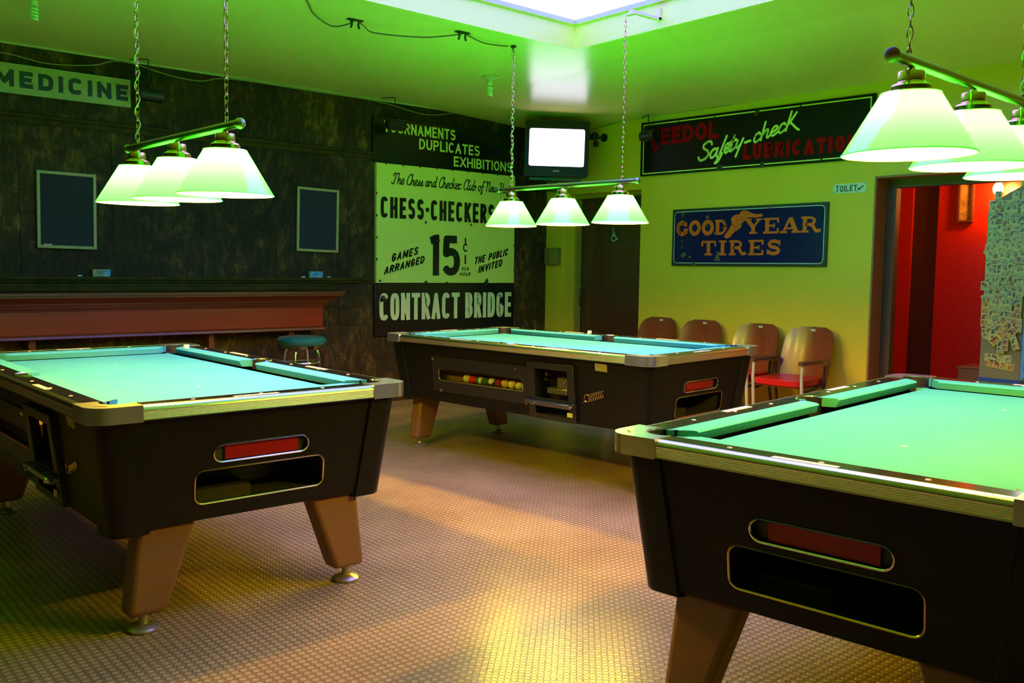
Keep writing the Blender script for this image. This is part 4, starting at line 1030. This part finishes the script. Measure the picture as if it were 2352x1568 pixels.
for x, y, lab in ((2.965, 4.972, 'forked metal cord clip on the ceiling, nearer the chalkboards'), (3.622, 4.745, 'metal cord clip on the ceiling beside the skylight opening')):
    mb = MB().box((x-.05, y-.018, 2.768), (x+.05, y+.018, 2.7735)).tube([(x-.03, y, 2.770), (x-.022, y, 2.745), (x-.03, y, 2.722)], .007, 6).tube([(x+.03, y, 2.770), (x+.022, y, 2.745), (x+.03, y, 2.722)], .007, 6)
    tag(obj('cord_clip', mb, IRON, None), lab, 'clip', 'cord clips on the ceiling')
cord([(.9, YW-.03, 2.70), (1.46, YW-.03, 2.695), (1.75, YW-.03, 2.665), (2.05, YW-.03, 2.70), (2.20, YW-.035, 2.752), (2.35, YW-.04, 2.752), (2.6, YW-.035, 2.71), (2.85, YW-.035, 2.70), (3.1, YW-.035, 2.752), (3.9, YW-.035, 2.755), (4.5, YW-.035, 2.752), (5.0, YW-.03, 2.70), (5.35, YW-.03, 2.752)], .004, 'sagging thin cord draped along the top of the dark wall', 'electric_cable', mat('pale_cord', (.30, .30, .12), .5))
cord([(XW-.02, 6.55, 2.66), (XW-.02, 6.0, 2.705), (XW-.02, 5.4, 2.702), (XW-.02, 4.8, 2.698)], .004, 'thin cord along the top of the yellow wall above the lubrication sign', 'electric_cable', mat('olive_cord', (.25, .25, .08), .5))

# ================================================================= TELEVISION
def atd(px, py, d):
    rr = fw+r2*((px-1176)/2076.4)-u2*((py-784)/2076.4); return Vector((0, 0, CH))+rr*d
tvp = atd(1279, 341, 8.55)
tv = thing('television', 'old box television with glowing white screen mounted in the ceiling corner', 'television', tvp, AZ-pi/2)
tv.rotation_euler = (R(2), R(1.0), AZ-pi/2-.0)
hw, hh = .305, .262
DGREY = mat('tv_plastic', (.016, .011, .009), .45, spec=.2)
bz = MB().prism(rrect(-hw, -hh, hw, hh, .02), lambda p, k: (p[0], 0 if k else .10, p[1]), holes=[rrect(-.262, -.165, .262, .185, .02)])
obj('bezel', bz, DGREY, tv, bev=.006)
obj('cabinet', MB().hexa([(-hw, .10, -hh), (hw, .10, -hh), (hw*.62, .44, -hh*.7), (-hw*.62, .44, -hh*.7)], [(-hw, .10, hh), (hw, .10, hh), (hw*.62, .44, hh*.6), (-hw*.62, .44, hh*.6)]), DGREY, tv, bev=.01)
scn = MB(); nx, nz = 12, 8; vs = []
for j in range(nz+1):
    for i in range(nx+1):
        x = -.265+.53*i/nx; z = -.168+.356*j/nz
        vs.append((x, .028-.016*(1-(x/.265)**2)*(1-((z-.01)/.178)**2), z))
scn.add(vs, [(j*(nx+1)+i, j*(nx+1)+i+1, (j+1)*(nx+1)+i+1, (j+1)*(nx+1)+i) for j in range(nz) for i in range(nx)])
obj('screen', scn, emis('tv_screen_glow', (1.0, .82, 1.12), 3.0), tv, smooth=True)
obj('badge', MB().box((-.03, -.002, -.215), (.03, .001, -.206)), BRASS, tv)
obj('power_button', MB().lathe([(.0001, -.006), (.012, -.005), (.014, .001)], 12, (0, 0, -.236), axis='y'), DGREY, tv, smooth=True)
obj('wall_arm', MB().box((-.25, .08, -hh-.03), (.25, .42, -hh-.006)).box((-.04, .40, -hh-.10), (.04, .95, -hh-.03)), BLACKP, tv)

# ================================================================= THEATRE SEATS
PLY = wood_mat('plywood_brown', (.19, .032, .007), (.26, .045, .010), 'z', .32, 4, coat=.12)
ARMW = wood_mat('arm_wood_dark', (.10, .035, .015), (.14, .05, .02), 'x', .35, 4)
REDV = mat('red_vinyl', (.55, .010, .008), .3)
TANM = mat('tan_enamel', (.55, .44, .26), .35)
def make_seat(label):
    t = thing('theatre_seat', label, 'theatre seat', (0, 0, 0), 0, 'wooden theatre seats along the yellow wall')
    # curved plywood back: x runs to the wall, y across
    W2 = .212; mb = MB(); nz, ny = 20, 12; vs = []
    for k in (0, 1):
        for j in range(nz+1):
            v = j/nz; z = .375+.455*v
            hwid = W2*(1.0+.04*sin(pi*min(v*1.15, 1)))
            top = v > .72
            if top: s = (v-.72)/.28; hwid = W2*1.01-.105*(1-sqrt(max(0, 1-s*s)))
            for i in range(ny+1):
                yv = hwid*(2*i/ny-1)
                zz = z
                xb = .235+.115*v-.05*(1-(yv/W2)**2)*-1*.9
                vs.append((xb+(.013 if k else 0), yv, zz))
    n1 = (nz+1)*(ny+1); fs = []
    for k in (0, 1):
        for j in range(nz):
            for i in range(ny):
                A = k*n1+j*(ny+1)+i; q = (A, A+1, A+ny+2, A+ny+1); fs.append(q)
    for j in range(nz):
        for i in (0, ny):
            A = j*(ny+1)+i; fs.append((A, A+ny+1, A+ny+1+n1, A+n1))
    for i in range(ny):
        for j in (0, nz):
            A = j*(ny+1)+i; fs.append((A, A+1, A+1+n1, A+n1))
    mb.add(vs, fs); obj('backrest', mb, PLY, t, smooth=True, angle=50)
    obj('number_plate', MB().box((.385, -.02, .795), (.394, .02, .812)), SIGHT, t)
    cu = MB().prism(rrect(-.14, -.2, .26, .2, .06), lambda p, k: (p[0], p[1], (.448 if k else .402)+.03*(.26-p[0])*-.4))
    obj('seat_cushion', cu, REDV, t, bev=.016, seg=3)
    obj('seat_pan', MB().prism(rrect(-.125, -.19, .25, .19, .05), lambda p, k: (p[0], p[1], .398 if k else .384)), PLY, t)
    for s in (-1, 1):
        y = s*.214
        fr = MB().tube([(-.10, y, .565), (-.105, y, .45), (-.085, y, .2), (-.07, y, .01)], .013, 8)
        obj('front_leg', fr, TANM, t, smooth=True)
        rr_ = MB().tube([(.22, y, .545), (.20, y, .40), (.25, y, .2), (.30, y, .01)], .011, 8).tube([(-.09, y, .35), (.21, y, .40)], .010, 6).tube([(-.08, y, .06), (.29, y, .06)], .009, 6)
        obj('side_frame', rr_, IRON, t, smooth=True)
        obj('arm_rest', MB().prism(rrect(-.13, y-.026, .24, y+.026, .02), lambda p, k: (p[0], p[1], .592 if k else .566)), ARMW, t, bev=.006)
    return t
seat0 = make_seat('wooden theatre seat with red cushion standing furthest from the brown door')
seat0.location = (6.165, 3.915, 0)
for (yy, lab) in ((4.405, 'wooden theatre seat behind the table corner, second from the toilet doorway'), (4.985, 'wooden theatre seat third from the toilet doorway, only its back showing'), (5.485, 'wooden theatre seat in front of the brown door edge, furthest from the toilet doorway')):
    c = copy_tree(seat0); c.location = (6.165, yy, 0); c['label'] = lab

# ================================================================= PASSAGE AND PHOTO BOOTH
lm = thing('passage_lamp', 'bare glowing warm bulb high in the red passage', 'lamp', (7.86, 3.08, 1.965))
obj('holder', MB().lathe([(.0001, .10), (.03, .10), (.034, .05), (.0001, .045)], 14), BLACKP, lm, smooth=True)
obj('arm', MB().tube([(0, 0, .09), (.07, 0, .10), (.138, 0, .10)], .010, 6), BLACKP, lm, smooth=True)
obj('bulb', MB().sphere((0, 0, .0), .040, 12, 8, (1, 1, 1.25)), emis('warm_bulb', (1.0, .42, .08), 260.0), lm, smooth=True)
pf = thing('picture_frame', 'narrow framed picture on the red passage wall', 'picture', (PX-.002, 3.447, 1.71), -pi/2)
obj('frame', MB().box((0, -.03, 0), (.016, 0, .5)).box((.112, -.03, 0), (.128, 0, .5)).box((.016, -.03, 0), (.112, 0, .016)).box((.016, -.03, .484), (.112, 0, .5)), wood_mat('dark_frame', (.10, .03, .01), (.15, .05, .015), 'z', .4, 5), pf)
obj('picture', MB().box((.014, -.012, .014), (.114, -.004, .486)), mat('yellowed_print', (.62, .34, .10), .6, noise=(16, 5, (.25, .10, .03), .45, .65)), pf)
cr = thing('passage_box', 'low brown wooden box standing in the red passage', 'box', (7.62, 3.10, 0))
obj('body', MB().box((-.15, -.12, 0), (.15, .06, .515)), wood_mat('brown_box', (.22, .07, .02), (.28, .09, .03), 'y', .5, 4), cr, bev=.006)
obj('lid', MB().box((-.16, -.13, .515), (.16, .07, .53)), wood_mat('brown_box'  , (.22, .07, .02), (.28, .09, .03), 'y', .5, 4), cr, bev=.004)

pb = thing('photo_booth', 'grey photo booth side covered in photo strips, beside the toilet doorway', 'photo booth', (6.0, 2.16, 0))
prof = [(0, 0), (.245, 0), (.245, 1.66), (.235, 1.69), (.20, 1.725), (.12, 1.775), (.04, 1.815), (0, 1.83)]
obj('body', MB().prism(prof, lambda p, k: (0 if k else .52, p[0], p[1])), mat('booth_grey', (.22, .16, .045), .5), pb, bev=.006)
obj('base_band', MB().box((-.004, -.004, .53), (.524, .249, .615)), mat('booth_blue', (.012, .05, .20), .4), pb)
obj('edge_strip', MB().box((-.006, -.016, .62), (.012, -.0005, 1.83)), mat('booth_teal', (.10, .30, .45), .35), pb)
obj('lit_panel', MB().box((.014, -.014, .64), (.50, -.002, 1.80)), emis('booth_light', (.95, 1.0, .85), 2.2), pb)
PAPER = mat('strip_paper', (.62, .48, .07), .55)
def strip_mesh(n, w, h, fm):
    mb = MB(); mb.box((0, -w/2, -h/2), (.0012, w/2, h/2)); mb.cur = 1
    fh = h/n
    for i in range(n):
        z0 = -h/2+i*fh+fh*.10; z1 = -h/2+(i+1)*fh-fh*.10
        mb.add([(-.0004, -w*.40, z0), (-.0004, w*.40, z0), (-.0004, w*.40, z1), (-.0004, -w*.40, z1)], [(3, 2, 1, 0)])
    o = obj('photo_strip', mb, [PAPER, fm]); return o
fms = []
for i, (a, b) in enumerate((((.50, .40, .10), (.09, .06, .02)), ((.48, .20, .05), (.10, .03, .03)), ((.42, .34, .10), (.05, .035, .02)), ((.60, .26, .03), (.16, .03, .02)), ((.46, .36, .09), (.22, .04, .02)))):
    fms.append(mat('strip_photo_%d' % i, a, .45, noise=(42, 3, b, .44, .60)))
protos = [strip_mesh(4, .040, .150, fms[0]), strip_mesh(4, .036, .140, fms[1]), strip_mesh(4, .042, .160, fms[2]), strip_mesh(2, .055, .085, fms[4]), strip_mesh(1, .055, .050, fms[2])]
rnd = random.Random(11)
spots = []
zz = 1.70
while zz > .86:
    for c in range(7):
        yy = .022+c*.033
        top = 1.64 if yy > .2 else 1.74
        if zz > top or (zz < .95 and not .03 < yy < .17): continue
        spots.append((yy+rnd.uniform(-.008, .008), zz+rnd.uniform(-.02, .02), rnd.choice([0, 0, .05, -.06, .3, -.35, pi/2, .02, -.03]), rnd.choice([0, 0, 1, 2, 2, 3, 4])))
    zz -= .075
first = set()
for i, (yy, z, rot, k) in enumerate(spots):
    s = protos[k] if k not in first else protos[k].copy()
    if k in first: COL.objects.link(s)
    first.add(k)
    half = .085
    yy = min(max(yy, .03), .215)
    s.location = (6.0-.0016-i*.00025, 2.16+yy, z); s.rotation_euler = (rot, 0, 0)
    tag(s, 'small cream strip of portraits in the dense collage on the grey booth', 'photo strip', 'photo strips stuck on the booth')
for (yy, z, rot, fm, n, lab) in ((.222, 1.02, .0, fms[3], 4, 'orange toned photo strip at the edge of the collage, against the red passage'), (.12, .70, pi/2+.12, fms[3], 4, 'yellowed photo strip lying level near the blue base of the booth'), (.135, .745, pi/2, fms[0], 4, 'pale photo strip lying level just above the yellowed one near the booth base'), (.13, .88, .75, fms[3], 2, 'large orange photo set at a slant at the bottom of the collage'), (.08, .95, -.75, fms[1], 3, 'dark red photo set at a slant at the bottom of the collage')):
    s = strip_mesh(n, .045, .16 if n > 3 else .13, fm); s.location = (6.0-.024, 2.16+yy, z) if n < 4 else (6.0-.003, 2.16+yy, z); s.rotation_euler = (rot, 0, 0)
    if yy == .222: s.location.x = 6.0-.021
    tag(s, lab, 'photo strip', 'photo strips stuck on the booth')
for k, p_ in enumerate(protos):
    if k not in first: bpy.data.objects.remove(p_)
